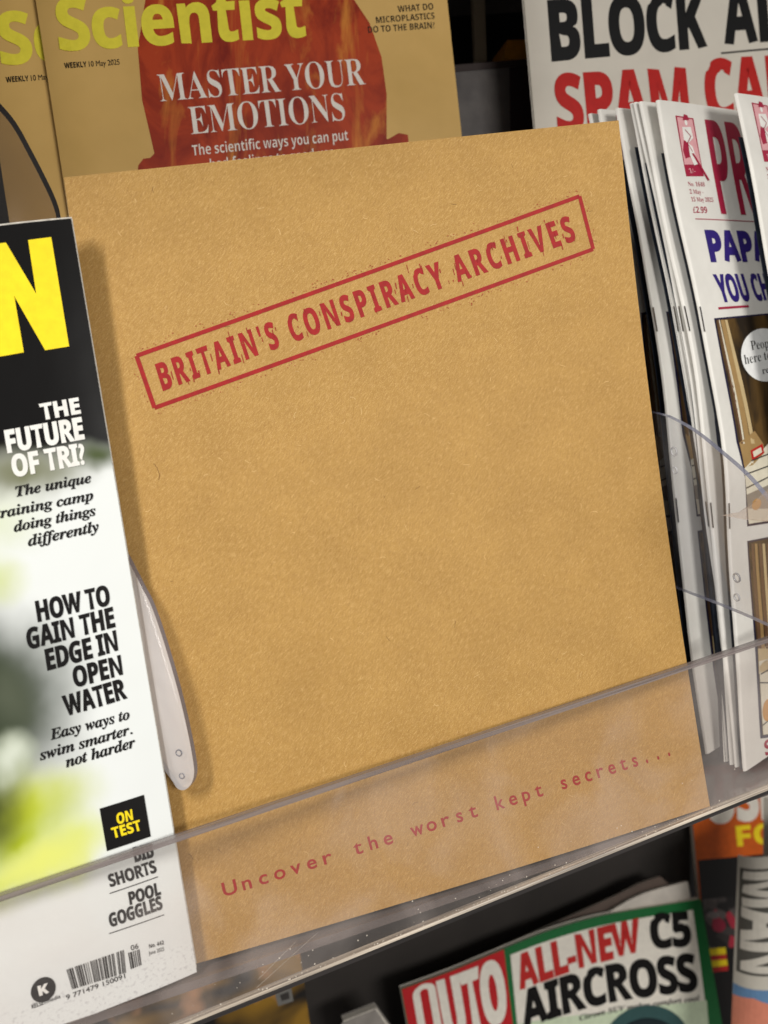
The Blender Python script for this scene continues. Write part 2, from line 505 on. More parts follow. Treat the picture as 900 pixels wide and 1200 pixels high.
# dust and grit caught along the foot of the plate
rnd = random.Random(3); vs, fs = [], []
for k in range(130):
    u = rnd.uniform(-.13, .12); q = rnd.random() ** 4
    b = along(lb0, lb1, u); c = b + np.array([0, .0006 + q * .016, .0002])
    r = rnd.uniform(.00010, .00032)
    i = len(vs); a0 = rnd.uniform(0, 6.28)
    m_ = rnd.choice((3, 4, 5))
    vs += [c + np.array([math.cos(a0 + j * 6.283 / m_) * r * rnd.uniform(.6, 1.4), math.sin(a0 + j * 6.283 / m_) * r, 0]) for j in range(m_)]
    fs.append(tuple(range(i, i + m_)))
for (a, b) in (((346, 1104), (302, 1148)), ((372, 1093), (300, 1158))):
    p, q = hit(*a, LN + .0002), hit(*b, LN + .0002); i = len(vs)
    vs += [p, q, q + (.0002, 0, 0), p + (.0001, 0, 0)]; fs.append((i, i + 1, i + 2, i + 3))
o = shelf.part('grit', vs, fs, ink((214, 204, 190)), parent=plate); o['kind'] = 'stuff'

# rack back, dark, behind everything
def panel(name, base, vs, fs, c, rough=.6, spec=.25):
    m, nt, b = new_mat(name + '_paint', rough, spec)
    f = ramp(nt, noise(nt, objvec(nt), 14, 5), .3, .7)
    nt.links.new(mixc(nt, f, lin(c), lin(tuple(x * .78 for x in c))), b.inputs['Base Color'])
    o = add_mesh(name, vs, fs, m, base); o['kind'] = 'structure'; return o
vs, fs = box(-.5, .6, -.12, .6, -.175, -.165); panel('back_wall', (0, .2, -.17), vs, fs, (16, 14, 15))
# charcoal front board of the lower tier
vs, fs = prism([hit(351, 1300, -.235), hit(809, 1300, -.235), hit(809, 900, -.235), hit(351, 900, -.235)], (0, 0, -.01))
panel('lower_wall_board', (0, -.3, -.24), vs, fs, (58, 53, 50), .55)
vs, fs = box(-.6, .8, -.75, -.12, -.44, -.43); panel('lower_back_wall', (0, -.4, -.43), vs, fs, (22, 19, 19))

# the next shelf up, unseen above the picture, added to shade the magazines
vs, fs = box(-.6, .7, .285, .297, -.17, .130); panel('unseen_upper_shelf', (0, .285, -.05), vs, fs, (70, 64, 60), .5)

# ================================================================== KRAFT MAGAZINE
kr = Sheet.quad(hit(203, 1137, -.0043), hit(832, 945, .0032), hit(725, 141, .0112), hit(75, 208, -.0122),
                bow=lambda s, t: -.0042 * 4 * t * (1 - t) * (.3 + .7 * s) + .0022 * 4 * s * (1 - s) * (1 - t) ** 2)
def kraft_material():
    m, nt, b = new_mat('kraft_board', .62, .28)
    def uvw(sx, sy, rot):
        return uvmm(nt, sx, sy, rot)
    dark = lin((152, 112, 58)); light = lin((222, 184, 122))
    big = ramp(nt, noise(nt, uvmm(nt, 1, 1.3), 9, 5, .6), .32, .68)
    col = mixc(nt, big, lin((168, 131, 69)), lin((184, 145, 79)))
    # two families of short fibres lying at different angles
    vt = nt.nodes.new('ShaderNodeUVMap')
    def fib(rot, sx, sy, sc_, lo, hi):
        r = nt.nodes.new('ShaderNodeVectorRotate'); r.rotation_type = 'Z_AXIS'; r.inputs['Angle'].default_value = rot
        mpa = nt.nodes.new('ShaderNodeMapping'); mpa.inputs['Scale'].default_value = (225, 292, 1)
        nt.links.new(vt.outputs[0], mpa.inputs[0]); nt.links.new(mpa.outputs[0], r.inputs[0])
        mpb = nt.nodes.new('ShaderNodeMapping'); mpb.inputs['Scale'].default_value = (sx, sy, 1)
        nt.links.new(r.outputs[0], mpb.inputs[0])
        return noise(nt, mpb.outputs[0], sc_, 4, .6, 0, .4)
    n1 = fib(-.7, .42, 1.9, 1.0, 0, 0); n2 = fib(-1.15, .40, 1.7, 1.0, 0, 0); n3 = fib(.3, 1.6, 1.6, 1.0, 0, 0)
    col = mixc(nt, ramp(nt, n1, .48, .70, 0, .55), col, light)
    col = mixc(nt, ramp(nt, n2, .48, .70, 0, .66), col, dark)
    col = mixc(nt, ramp(nt, n3, .35, .70, .35, 0), col, lin((168, 122, 58)))
    n6 = fib(0, 3.4, 3.4, 1.0, 0, 0)
    col = mixc(nt, ramp(nt, n6, .52, .72, 0, .5), col, lin((150, 106, 50))); col = mixc(nt, ramp(nt, n6, .30, .46, .45, 0), col, lin((238, 202, 140)))
    n4 = fib(1.4, .9, 3.2, .8, 0, 0)
    col = mixc(nt, ramp(nt, n4, .70, .76, 0, .55), col, lin((240, 205, 146)))
    n5 = fib(.5, .8, 2.2, .6, 0, 0)
    col = mixc(nt, ramp(nt, n5, .735, .77, 0, .6), col, lin((120, 80, 40)))
    nt.links.new(col, b.inputs['Base Color'])
    big2 = noise(nt, uvmm(nt, 1, 1.3), 4.5, 3, .5)
    bn = nt.nodes.new('ShaderNodeBump'); bn.inputs['Strength'].default_value = .35; bn.inputs['Distance'].default_value = .004; nt.links.new(big2, bn.inputs['Height'])
    bump(nt, b, n1, .16, .0004)
    nt.links.new(bn.outputs[0], b.inputs['Normal'].links[0].from_node.inputs['Normal'])
    return m
KRAFT = kraft_material()
T = Thing('kraft_magazine', 'brown kraft magazine with a red stamped title box, front and centre', 'magazine', kr.S(.5, 0))
booklet(T, kr, KRAFT, 16, 20, .005, KRAFT, .0008, rim=paper((226, 190, 136), .8, .1, .1), skin=.00028)
def stamp_ink():
    m, nt, b = new_mat('stamp_ink', .55, .25)
    v = objvec(nt)
    f = ramp(nt, noise(nt, v, 420, 3), .35, .65)
    c = mixc(nt, f, lin((162, 30, 30)), lin((146, 28, 28)))
    nt.links.new(c, b.inputs['Base Color'])
    tr = nt.nodes.new('ShaderNodeBsdfTransparent'); mx = nt.nodes.new('ShaderNodeMixShader')
    g = ramp(nt, noise(nt, v, 900, 4, .7), .655, .70, 0, .85)
    out = nt.nodes['Material Output']
    nt.links.new(g, mx.inputs[0]); nt.links.new(b.outputs[0], mx.inputs[1]); nt.links.new(tr.outputs[0], mx.inputs[2])
    nt.links.new(mx.outputs[0], out.inputs[0]); return m
SINK = stamp_ink()
P = Print(kr)
cor = [kr.inv(*p) for p in ((160, 417), (679, 230), (695, 292), (181, 478))]
P.line([cor[0], cor[1]], .0016, SINK, False); P.line([cor[1], cor[2]], .0017, SINK, False, 1)
P.line([cor[2], cor[3]], .0016, SINK, False); P.line([cor[3], cor[0]], .0016, SINK, False, 1)
rnd = random.Random(11)
for (a, b) in zip(cor, cor[1:] + cor[:1]):          # flecks of ink spattered along the outside of the box
    L = np.linalg.norm(b - a); d = (b - a) / L; q = np.array([-d[1], d[0]])
    if q @ (np.mean(cor, 0) - a) > 0: q = -q
    for k in range(int(L * 1000 * .8)):
        c = a + d * rnd.uniform(0, L) + q * (.0014 + abs(rnd.gauss(0, .0010)))
        r = rnd.uniform(.00008, .00024); e = rnd.uniform(.8, 2.2)
        P.poly([c + d * (-r * e) - q * r * .5, c + d * r * e * .3 - q * r * .7, c + d * r * e + q * r * .2, c + d * r * .2 + q * r * .7], SINK, False, 2)
P.build(T, 'stamp_box', off=.0001, cell=.03)
P = Print(kr)
P.text("BRITAIN'S CONSPIRACY ARCHIVES", 'bold', [(191, 458.5), (431, 369.5), (676, 281.5)], (181.2, 427), SINK, .020, 1.34, top1=(666, 252.5))
B0, B1 = kr.inv(193, 457), kr.inv(676, 281); dB = (B1 - B0); up_ = kr.inv(183, 426) - B0
for k in range(60):                                  # scratchy slivers of ink dragged beside the letters
    x = rnd.random(); y = rnd.uniform(-.18, 1.1)
    c = B0 + dB * x + up_ * y; l = rnd.uniform(.08, .34); wv = dB / np.linalg.norm(dB) * rnd.uniform(.00012, .00030)
    P.poly([c - wv, c + wv * .3 - up_ * l * .1, c + wv + up_ * l, c + up_ * l * .9 - wv * .6], SINK, False, 2)
P.build(T, 'stamp_lettering', off=.00012, cell=.03)
P = Print(kr)
TAG = ink((164, 26, 20), .55, .2)
P.typed("Uncover the worst kept secrets...", [(261, 1051.5), (556, 958), (791, 884)], (257.2, 1035.5), TAG, .022, top1=(786.6, 868))
P.build(T, 'tagline', off=.0001, cell=.03)
P = Print(kr)
FL, FD = ink((226, 190, 130), .7), ink((120, 84, 44), .7)
for k in range(150):                                 # loose paper fibres in the board
    c = np.array([rnd.uniform(.006, kr.W - .006), rnd.uniform(.006, kr.H - .006)]); a = rnd.uniform(0, 6.28)
    l = rnd.uniform(.0006, .0019); cv = rnd.uniform(-1, 1); pts = []
    for j in range(4): pts.append(c.copy()); c = c + np.array([math.cos(a), math.sin(a)]) * l / 2; a += cv * .5
    P.line(pts, rnd.uniform(.00010, .00018), FD if rnd.random() < .12 else FL, False)
P.line([(180, 543), (184, 548), (187, 556), (186, 563)], .00016, FD)
P.build(T, 'paper_fibres', off=.00008, cell=.05)['kind'] = 'stuff'

# ================================================================== SPORTS MAGAZINE (left, yellow N on black)
tr_n, br_n = hit(83, 254.5, .0020), hit(231, 1141, .0030)
hv = ray(3376, -92); hv = hv / np.linalg.norm(hv); hv = hv - np.array([0, 0, hv[2] * .9]); hv /= np.linalg.norm(hv)
Wn = .205
tl_n, bl_n = hit(0, 263.5, .0028), hit(84, 1199, .0032)
tl_n = tr_n + (tl_n - tr_n) / np.linalg.norm(tl_n - tr_n) * Wn; bl_n = br_n + (bl_n - br_n) / np.linalg.norm(bl_n - br_n) * Wn
for p_ in (tl_n, bl_n): p_[2] = .0025
sp = Sheet.quad(bl_n, br_n, tr_n, tl_n, bow=lambda s, t: -.0012 * max(0, (s - .9) / .1) ** 2 - .0016 * 4 * t * (1 - t))
def sports_material():
    m, nt, b = new_mat('glossy_cover', .34, .12)
    uv = nt.nodes.new('ShaderNodeUVMap')
    nz = nt.nodes.new('ShaderNodeTexNoise'); nz.inputs['Scale'].default_value = 9; nz.inputs['Detail'].default_value = 3
    nt.links.new(uv.outputs[0], nz.inputs['Vector'])
    sub = nt.nodes.new('ShaderNodeVectorMath'); sub.operation = 'SUBTRACT'; nt.links.new(nz.outputs[1], sub.inputs[0]); sub.inputs[1].default_value = (.5, .5, .5)
    scl = nt.nodes.new('ShaderNodeVectorMath'); scl.operation = 'SCALE'; nt.links.new(sub.outputs[0], scl.inputs[0]); scl.inputs['Scale'].default_value = .07
    add = nt.nodes.new('ShaderNodeVectorMath'); add.operation = 'ADD'; nt.links.new(uv.outputs[0], add.inputs[0]); nt.links.new(scl.outputs[0], add.inputs[1])
    v = add.outputs[0]
    sep = nt.nodes.new('ShaderNodeSeparateXYZ'); nt.links.new(v, sep.inputs[0])
    def st(px, py): q = sp.inv(px, py); return q[0] / sp.W, q[1] / sp.H
    pale = lin((228, 231, 229)); blk = lin((18, 17, 17))
    tb = st(90, 520)[1]
    col = mixc(nt, ramp(nt, sep.outputs[1], st(110, 555)[1], st(100, 505)[1], 0, 1, True), pale, blk)
    items = []
    for (px, py, rx, ry, c, inn) in ((30, 560, .16, .05, (120, 122, 96), 0), (112, 530, .06, .03, (70, 82, 44), 0), (-14, 680, .07, .04, (206, 214, 160), 0), (-20, 620, .14, .05, (214, 220, 196), 0),
                                     (-45, 835, .25, .17, (46, 56, 40), .3), (10, 820, .075, .085, (84, 90, 74), 0), (8, 900, .06, .05, (150, 160, 130), 0),
                                     (30, 948, .15, .065, (190, 200, 60), .05), (25, 985, .13, .06, (176, 190, 40), 0), (-15, 950, .10, .08, (70, 78, 34), .1), (85, 985, .10, .04, (214, 222, 140), 0),
                                     (12, 892, .045, .04, (206, 212, 196), 0), (-20, 1040, .25, .05, (200, 208, 110), 0), (50, 1010, .14, .035, (222, 226, 120), 0)):
        s, t = st(px, py); items.append((s, t, rx, ry, c, inn))
    col = blobs(nt, v, col, items)
    # pale grey gravel at the foot of the cover photograph
    gy = ramp(nt, sep.outputs[1], .028, .055, 1, 0, True)
    mpg = nt.nodes.new('ShaderNodeMapping'); mpg.inputs['Scale'].default_value = (150, 210, 1); nt.links.new(uv.outputs[0], mpg.inputs[0])
    g = ramp(nt, noise(nt, mpg.outputs[0], 1, 3), .55, .66)
    mul = nt.nodes.new('ShaderNodeMath'); mul.operation = 'MULTIPLY'; nt.links.new(g, mul.inputs[0]); nt.links.new(gy, mul.inputs[1])
    col = mixc(nt, mul.outputs[0], col, lin((182, 182, 184)))
    lg = ramp(nt, sep.outputs[1], .03, .16, .5, 0, True); col = mixc(nt, lg, col, lin((214, 214, 212)))
    nt.links.new(col, b.inputs['Base Color'])
    bump(nt, b, noise(nt, uv.outputs[0], 7, 2), .12, .004)
    return m
T = Thing('sports_magazine', 'glossy white and black sports magazine with a big yellow N, left of the brown cover', 'magazine', sp.S(.5, 0))
booklet(T, sp, sports_material(), 60, 24, .0042, paper((225, 222, 214)), .0004, ds=.0007, dt=.0010)
P = Print(sp)
P.poly([(-3, 418.5), (28, 413), (16.7, 347), (53, 410.5), (81, 406), (60, 278), (33, 281.5), (42.5, 344.5), (7, 284.5), (-22, 288)], YELLOW)
P.build(T, 'yellow_letter', off=.0002, cell=.005)
P = Print(sp)
for body, b0, b1, t0 in (('THE', (48.9, 492.8), (95.2, 484.6), (45.3, 473.6)), ('FUTURE', (8.9, 531.4), (99.6, 514.7), (4.4, 504.4)), ('OF TRI?', (15.8, 559.6), (101.4, 543.9), (11.6, 533.6))):
    P.text(body, 'bold', [b0, b1], t0, WHITE, .032, .98)
P.build(T, 'white_headline', off=.0002, cell=.005)
P = Print(sp)
for body, b0, b1, t0 in (('The unique', (19.4, 582.2), (107.8, 565.3), (17, 570.3)), ('training camp', (-4.5, 608.5), (110.3, 585.6), (-7, 596.5)),
                         ('doing things', (16.7, 623.6), (113, 603.6), (14.5, 611.5)), ('differently', (33.3, 640.3), (116.7, 622.2), (31, 628)),
                         ('Easy ways to', (59.7, 867.2), (152.8, 842.2), (57, 855)), ('swim smarter.', (47.2, 891.1), (155.6, 859.7), (44.5, 879)), ('not harder', (77.8, 899.4), (159.7, 875), (75, 887))):
    P.text(body, 'serifi', [b0, b1], t0, BLACK, .018, .96)
P.build(T, 'italic_text', off=.0002, cell=.005)
P = Print(sp)
for body, b0, b1, t0 in (('HOW TO', (44.4, 729.2), (130, 708.9), (40.6, 704.5)), ('GAIN THE', (33, 761.7), (135.6, 734.7), (29.2, 737)), ('EDGE IN', (55.6, 786.1), (139.4, 762.5), (51.7, 761)),
                         ('OPEN', (87.5, 806.1), (145, 790.8), (83.5, 782)), ('WATER', (77.2, 840.3), (149.4, 818.1), (71.9, 815.8)),
                         ('BIB', (158.3, 1010.6), (181.1, 1004), (155, 993)), ('SHORTS', (129.2, 1039.7), (184.4, 1021.7), (125.4, 1025)), ('POOL', (152.2, 1060.6), (188.9, 1048), (149.8, 1045.5)), ('GOGGLES', (129.2, 1086.9), (191.1, 1064.7), (126.2, 1071))):
    P.text(body, 'bold', [b0, b1], t0, BLACK, .028, .97)
P.line([(128.3, 1046.9), (185, 1027.2)], .0003, BLACK); P.line([(127.8, 1093.9), (192.2, 1071.7)], .0003, BLACK)
P.build(T, 'black_headline', off=.0002, cell=.005)
P = Print(sp)
P.poly([(116.7, 947.5), (168.6, 931.1), (176.7, 980), (125.3, 997.2)], BLACK)
for body, b0, b1, t0 in (('ON', (137.5, 966.1), (156.4, 960.4), (135.6, 953.4)), ('TEST', (132.6, 982.4), (166.4, 972.2), (129.6, 970.2))):
    P.text(body, 'bold', [b0, b1], t0, YELLOW, .025, 1.0, lvl=2)
P.build(T, 'test_badge', off=.0002, cell=.005)
P = Print(sp)
A_, B_, C_, D_ = [sp.inv(*p) for p in ((77.8, 1136), (145, 1112.8), (147.6, 1139.7), (84.7, 1159.2))]
code = '101' + '01110110001011011101100110010010001101' + '01010' + '11001101001110111001011001101000010110011011100100'[:42] + '101'
n_ = len(code); i = 0
while i < n_:
    if code[i] == '1':
        j = i
        while j < n_ and code[j] == '1': j += 1
        a, b = i / n_, j / n_
        P.poly([A_ + (B_ - A_) * a, A_ + (B_ - A_) * b, D_ + (C_ - D_) * b, D_ + (C_ - D_) * a], BLACK, False); i = j
    else: i += 1
A_, B_, C_, D_ = [sp.inv(*p) for p in ((150, 1116.5), (163.3, 1112), (165.8, 1130.5), (153.3, 1135.6))]
for a, b in ((0, .1), (.16, .34), (.42, .5), (.58, .66), (.76, .84), (.9, 1.)):
    P.poly([A_ + (B_ - A_) * a, A_ + (B_ - A_) * b, D_ + (C_ - D_) * b, D_ + (C_ - D_) * a], BLACK, False)
P.text('9 771479 150091', 'sans', [(78, 1171.5), (147, 1146)], (77, 1166), BLACK, .01)
P.text('06', 'sans', [(153.6, 1113.9), (162.5, 1110.9)], (152.8, 1108), BLACK, .01)
P.text('No. 442', 'bold', [(175, 1111), (192.2, 1106.2)], (174.3, 1106.5), BLACK, .0)
P.text('June 2025', 'sans', [(174.4, 1118.9), (192.5, 1113.6)], (173.8, 1114.6), BLACK, .0)
P.build(T, 'barcode', off=.0002, cell=.005)
P = Print(sp)
P.ellipse((50.8, 1159.5), .0040, .0041, BLACK)
P.text('K', 'bold', [(46.3, 1167), (58.5, 1162.6)], (43.6, 1155.5), WHITE, .05, lvl=2)
P.text('KELSEY', 'bold', [(37.5, 1182), (54.5, 1175.6)], (36.8, 1177), BLACK, .0)
P.text('media', 'sans', [(55, 1175.4), (71, 1169)], (54.4, 1170.8), BLACK, .0)
P.build(T, 'publisher_mark', off=.0002, cell=.005)

# ================================================================== SCIENCE MAGAZINES (behind, top left)
def science(du, dv, dn_, label):
    f_ = lambda px, py: hit(px, py, -.09) + np.array([du, dv, dn_])
    lx = lambda y: 41.7 + .156 * y
    rx = lambda y: 525 + .107 * y
    sh0 = Sheet.quad(hit(lx(560), 566, -.09), hit(rx(505), 505, -.09), hit(rx(-106), -106, -.09), hit(lx(-76), -76, -.09),
                     bow=lambda s, t: -.0035 * max(0, 1 - s / .06) ** 2 - .001 * s)
    D = np.array([du, dv, dn_])
    sh = Sheet(lambda s, t: sh0.S(s, t) + D, sh0.W, sh0.H)
    T = Thing('science_magazine', label, 'magazine', sh.S(.5, 0), 'science magazines behind the brown cover')
    booklet(T, sh, SCI, 24, 8, .004, paper((150, 130, 100)), .0006)
    def pr(): return Print(Sheet(sh.S, sh.W, sh.H))
    class Q(Print):                                  # survey pixels are read on the front copy and reused here
        pass
    def mk():
        p = Q(sh); p.sh = sh; return p
    inv0 = sh0.inv
    sh.inv = inv0
    P = mk()
    head = [(172, -10), (161.5, 57), (166.5, 117), (176, 158), (181, 180), (176, 185), (168, 186), (162, 194), (160, 215), (210, 330), (330, 380), (440, 320), (480, 180), (478, 158), (467, 156), (455, 163),
            (453, 163), (453, 110), (447, 67), (433, 27), (415, 0), (380, -40), (300, -60), (220, -48)]
    P.poly(head, FLAME); P.build(T, 'flame_head', off=.0001, cell=.012)
    P = mk(); P.text('Scientist', 'bold', [(70.5, 61), (359, 43.5)], (62.5, -1), SCIYEL, .020, .98); P.build(T, 'masthead', off=.00022, cell=.012)
    P = mk()
    P.text('WEEKLY', 'bold', [(76, 80.5), (102, 78.6)], (75, 74), SCIBLK, .01); P.text('10 May 2025', 'sans', [(104.5, 78.5), (140.5, 75.8)], (103.7, 72), SCIBLK, .01)
    P.text('WHAT DO', 'bold', [(466.5, 14.5), (508, 11.2)], (465.5, 7), SCIBLK, -.01); P.text('MICROPLASTICS', 'bold', [(441, 27.2), (509.5, 22)], (440.2, 20), SCIBLK, -.01)
    P.text('DO TO THE BRAIN?', 'bold', [(431.5, 38.8), (509.5, 33)], (430.7, 31.4), SCIBLK, -.01)
    P.build(T, 'small_print', off=.00016, cell=.012)
    P = mk()
    P.text('MASTER YOUR', 'serif', [(188, 119), (428, 98.8)], (183.4, 88), SCIWHT, -.012, .96); P.text('EMOTIONS', 'serif', [(224, 157.5), (405, 140.3)], (219.6, 126), SCIWHT, -.012, .96)
    P.text('The scientific ways you can put', 'bold', [(226, 182.5), (408, 164.2)], (224.6, 170.5), SCIWHT, -.014, .98)
    P.text('bad feelings to good use', 'bold', [(247, 199), (392, 184.5)], (245.6, 187), SCIWHT, -.014, .98)
    P.build(T, 'headline', off=.00022, cell=.02)
def sci_mat():
    m, nt, b = new_mat('tan_cover', .30, .45)
    v = objvec(nt)
    f = ramp(nt, noise(nt, v, 22, 4), .3, .7)
    nt.links.new(mixc(nt, f, lin((224, 184, 112)), lin((208, 170, 100))), b.inputs['Base Color'])
    bump(nt, b, noise(nt, v, 24, 2), .2, .004); return m
def flame_mat():
    m, nt, b = new_mat('flame_print', .30, .45)
    uv = uvmm(nt, 7, 5, .35)
    n1 = noise(nt, uv, 1.0, 6, .62, 0, 1.6)
    col = mixc(nt, ramp(nt, n1, .34, .58), lin((134, 36, 22)), lin((184, 68, 34)))
    col = mixc(nt, ramp(nt, noise(nt, uvmm(nt, 7, 2.6, -.3), 1.0, 5, .6, 0, 2.2), .54, .70, 0, .75), col, lin((226, 146, 60)))
    nt.links.new(col, b.inputs['Base Color']); return m
SCI, FLAME = sci_mat(), flame_mat()
SCIYEL, SCIBLK, SCIWHT = ink((246, 232, 74), .3, .45), ink((44, 36, 28), .35), ink((248, 240, 230), .3, .45)
science(0, 0, 0, 'tan weekly science magazine headlined MASTER YOUR EMOTIONS with a fiery head on its cover')
science(-.0262, -.0010, -.0065, 'second tan science copy, only its left strip showing at the top left corner')

# ================================================================== CONSUMER MAGAZINE (back right)
cq = lambda px, py: hit(px, py, -.075)
vp = ray(3670, -184); vp = vp / np.linalg.norm(vp)
def ext(p, L): d = np.array([vp[0], vp[1], 0]); return p + d / np.linalg.norm(d) * L
ctl, cbl = cq(607, -130), cq(680, 700)
cs = Sheet.quad(cbl, ext(cbl, .215), ext(ctl, .215), ctl, bow=lambda s, t: -.004 * max(0, 1 - s / .05) ** 2)
T = Thing('consumer_magazine', 'large white magazine with black BLOCK and red SPAM CALLS lettering, at the top right', 'magazine', cs.S(.5, 0))
booklet(T, cs, paper((226, 219, 206), .45, .3, .03), 24, 10, .005, paper((170, 166, 160)), .0004, ds=-.0012)
P = Print(cs); CH = ink((26, 26, 27), .4, .25)
P.text('BLOCK', 'bold', [(646.5, 72.5), (830.5, 56)], (641, 0), CH, .030, .97); P.text('ALL', 'bold', [(847.5, 53.5), (948, 45)], (842, -19), CH, .030, .97)
P.line([(845, 62.5), (960, 52)], .0010, CH)
P.build(T, 'black_headline', cell=.012)
P = Print(cs); CR = ink((198, 36, 32), .4)
P.text('SPAM', 'bold', [(654, 158), (811, 145)], (647.5, 87), CR, .030, .97); P.text('CALLS', 'bold', [(829, 143), (985, 129)], (822.5, 70), CR, .030, .97)
P.build(T, 'red_headline', cell=.012)

# things glimpsed in the dark gap between the two back magazines
mg, nt, b = new_mat('brushed_plastic', .35, .5)
f = ramp(nt, noise(nt, objvec(nt), 45, 4), .3, .7); nt.links.new(mixc(nt, f, lin((100, 95, 92)), lin((62, 58, 59))), b.inputs['Base Color'])
T = Thing('grey_riser', 'grey plastic riser strip in the dark gap right of the tan science magazine', 'riser', hit(560, 260, -.10))
vs, fs = prism([hit(440, 300, -.11), hit(600, 290, -.11), hit(597, 76, -.11), hit(440, 90, -.11)], (0, 0, -.004)); T.part('face', vs, fs, mg)
vs, fs = prism([hit(440, 84, -.1095), hit(640, 67, -.1095), hit(640, 75, -.1095), hit(440, 92, -.1095)], (0, 0, -.006)); T.part('top_trim', vs, fs, ink((52, 42, 40), .4))
vs, fs = prism([hit(597.5, 290, -.1105), hit(700, 280, -.1105), hit(700, 68, -.1105), hit(595, 76, -.1105)], (0, 0, -.004)); T.part('side_panel', vs, fs, ink((44, 33, 35), .4))
T = Thing('cardboard_strip', 'narrow tan upright strip standing in the dark gap at the top', 'strip', hit(561, 71, -.135))
vs, fs = prism([hit(557, 71, -.135), hit(570.5, 71, -.135), hit(566, -60, -.135), hit(552, -60, -.135)], (0, 0, -.003)); T.part('strip_body', vs, fs, paper((150, 134, 112)))
T = Thing('amber_box', 'small amber yellow box beside the white magazine edge, in the dark gap', 'box', hit(608, 68, -.12))
vs, fs = prism([hit(591, 68, -.118), hit(640, 66, -.118), hit(640, 46, -.118), hit(594.5, 47, -.118)], (0, 0, -.02)); T.part('box_body', vs, fs, ink((176, 116, 30), .4, .3, .12))

# ================================================================== SATIRICAL MAGAZINES (right)
PHI = math.radians(18)
cover_dir = np.array([math.cos(PHI), 0, -math.sin(PHI)])
cover_nrm = np.array([math.sin(PHI), 0, math.cos(PHI)])
SP = [  # spine pixels top to bottom, depth at top and bottom, label
    ([(690, 133), (702, 200), (716, 300), (730, 470), (746, 640), (762, 760), (782, 882)], -0.0345, 'white satirical magazine almost hidden behind the top right corner of the brown cover'),
    ([(704, 127), (716, 200), (729, 300), (744, 470), (760, 640), (776, 760), (797, 882)], -0.0300, 'white satirical copy whose dark cover photo shows right beside the brown cover edge'),
    ([(724, 126), (739, 210), (757, 300), (779, 470), (797, 640), (813, 760), (829, 884)], -0.0240, 'satirical copy with the widest white spine strip, its red S low beside the brown cover'),
    ([(738, 121), (766, 250), (790, 360), (810, 470), (830, 640), (843, 760), (853, 893)], -0.0200, 'thin white satirical spine just right of the widest strip'),
    ([(745, 119), (771, 250), (795, 360), (814.5, 470), (834, 640), (847, 760), (857, 897)], -0.0178, 'very thin satirical spine squeezed second left of the full cover'),
    ([(752, 118), (778, 250), (800, 360), (819.5, 470), (838, 640), (851, 760), (862, 900)], -0.0155, 'white satirical spine directly left of the copy with the speech bubble'),
    ([(770, 117), (797, 250), (824, 376), (846, 515), (855, 637), (864, 751), (875.5, 904)], -0.0112, 'satirical magazine with red emblem, purple headline and a speech bubble on its cover'),
    ([(862, 109), (892, 260), (918, 390), (938, 520), (952, 640), (962, 751), (973, 872)], -.0072, 'frontmost satirical copy cut off by the right border of the photo'),
]
def interp(pts, t):
    """smooth curve through points, t from 0 (bottom) to 1 (top) by arc length"""
    P_ = np.array(pts); d = np.concatenate([[0], np.cumsum(np.linalg.norm(np.diff(P_, axis=0), axis=1))]); d = d / d[-1]
    if t < 0: return P_[0] + (P_[1] - P_[0]) / (d[1] - d[0]) * t
    if t > 1: return P_[-1] + (P_[-1] - P_[-2]) / (d[-1] - d[-2]) * (t - 1)
    k = min(max(int(np.searchsorted(d, t)) - 1, 0), len(d) - 2)
    def tan(i):
        if i == 0: return (P_[1] - P_[0]) / (d[1] - d[0])
        if i == len(d) - 1: return (P_[-1] - P_[-2]) / (d[-1] - d[-2])
        return (P_[i + 1] - P_[i - 1]) / (d[i + 1] - d[i - 1])
    h = d[k + 1] - d[k]; q = (t - d[k]) / h
    m0, m1 = tan(k) * h, tan(k + 1) * h
    return (2 * q ** 3 - 3 * q ** 2 + 1) * P_[k] + (q ** 3 - 2 * q ** 2 + q) * m0 + (-2 * q ** 3 + 3 * q ** 2) * P_[k + 1] + (q ** 3 - q ** 2) * m1
WS = .21
def sat_sheet(px, n, ph=0.):
    pts = [hit(x, y, n + .0015) for x, y in px][::-1]
    H = sum(np.linalg.norm(a - b) for a, b in zip(pts[:-1], pts[1:]))
    def S(s, t):
        x = s * WS; r = .0012
        c = interp(pts, t)
        dip = -r * (1 - math.sqrt(max(0, 1 - (1 - max(x, 0) / r) ** 2))) if x < r else 0.
        sag = -.010 * max(0., x / WS - .05) ** 1.5
        wav = math.sin(9 * t + ph) * .5 + math.sin(21 * t + 2.3 * ph) * .22
        return c + cover_dir * (x + .0009 * wav) + cover_nrm * (dip + sag + .0009 * wav * math.exp(-x / .05))
    return Sheet(S, WS, H)
def white_print():
    m, nt, b = new_mat('newsprint_cover', .42, .3)
    v = objvec(nt); f = ramp(nt, noise(nt, v, 40, 5), .3, .7)
    nt.links.new(mixc(nt, f, lin((230, 227, 220)), lin((218, 215, 208))), b.inputs['Base Color'])
    bump(nt, b, noise(nt, v, 30, 3), .25, .004); return m
SATM = white_print()
def brown_photo():
    m, nt, b = new_mat('printed_photo', .4, .3)
    n1 = noise(nt, uvmm(nt, 10, 8, .3), 1, 5, .6, 0, 1.2)
    nt.links.new(mixc(nt, ramp(nt, n1, .4, .65), lin((44, 36, 28)), lin((98, 74, 40))), b.inputs['Base Color']); return m
BRP = brown_photo()
STAPLE, _nt, _b = new_mat('staple_wire', .25, .5); _b.inputs['Metallic'].default_value = 1; _b.inputs['Base Color'].default_value = (.55, .55, .57, 1)
BACKAD = ink((40, 46, 58), .4, .3, .3)
CRIM, PURP = ink((166, 36, 66), .4), ink((52, 38, 118), .4)
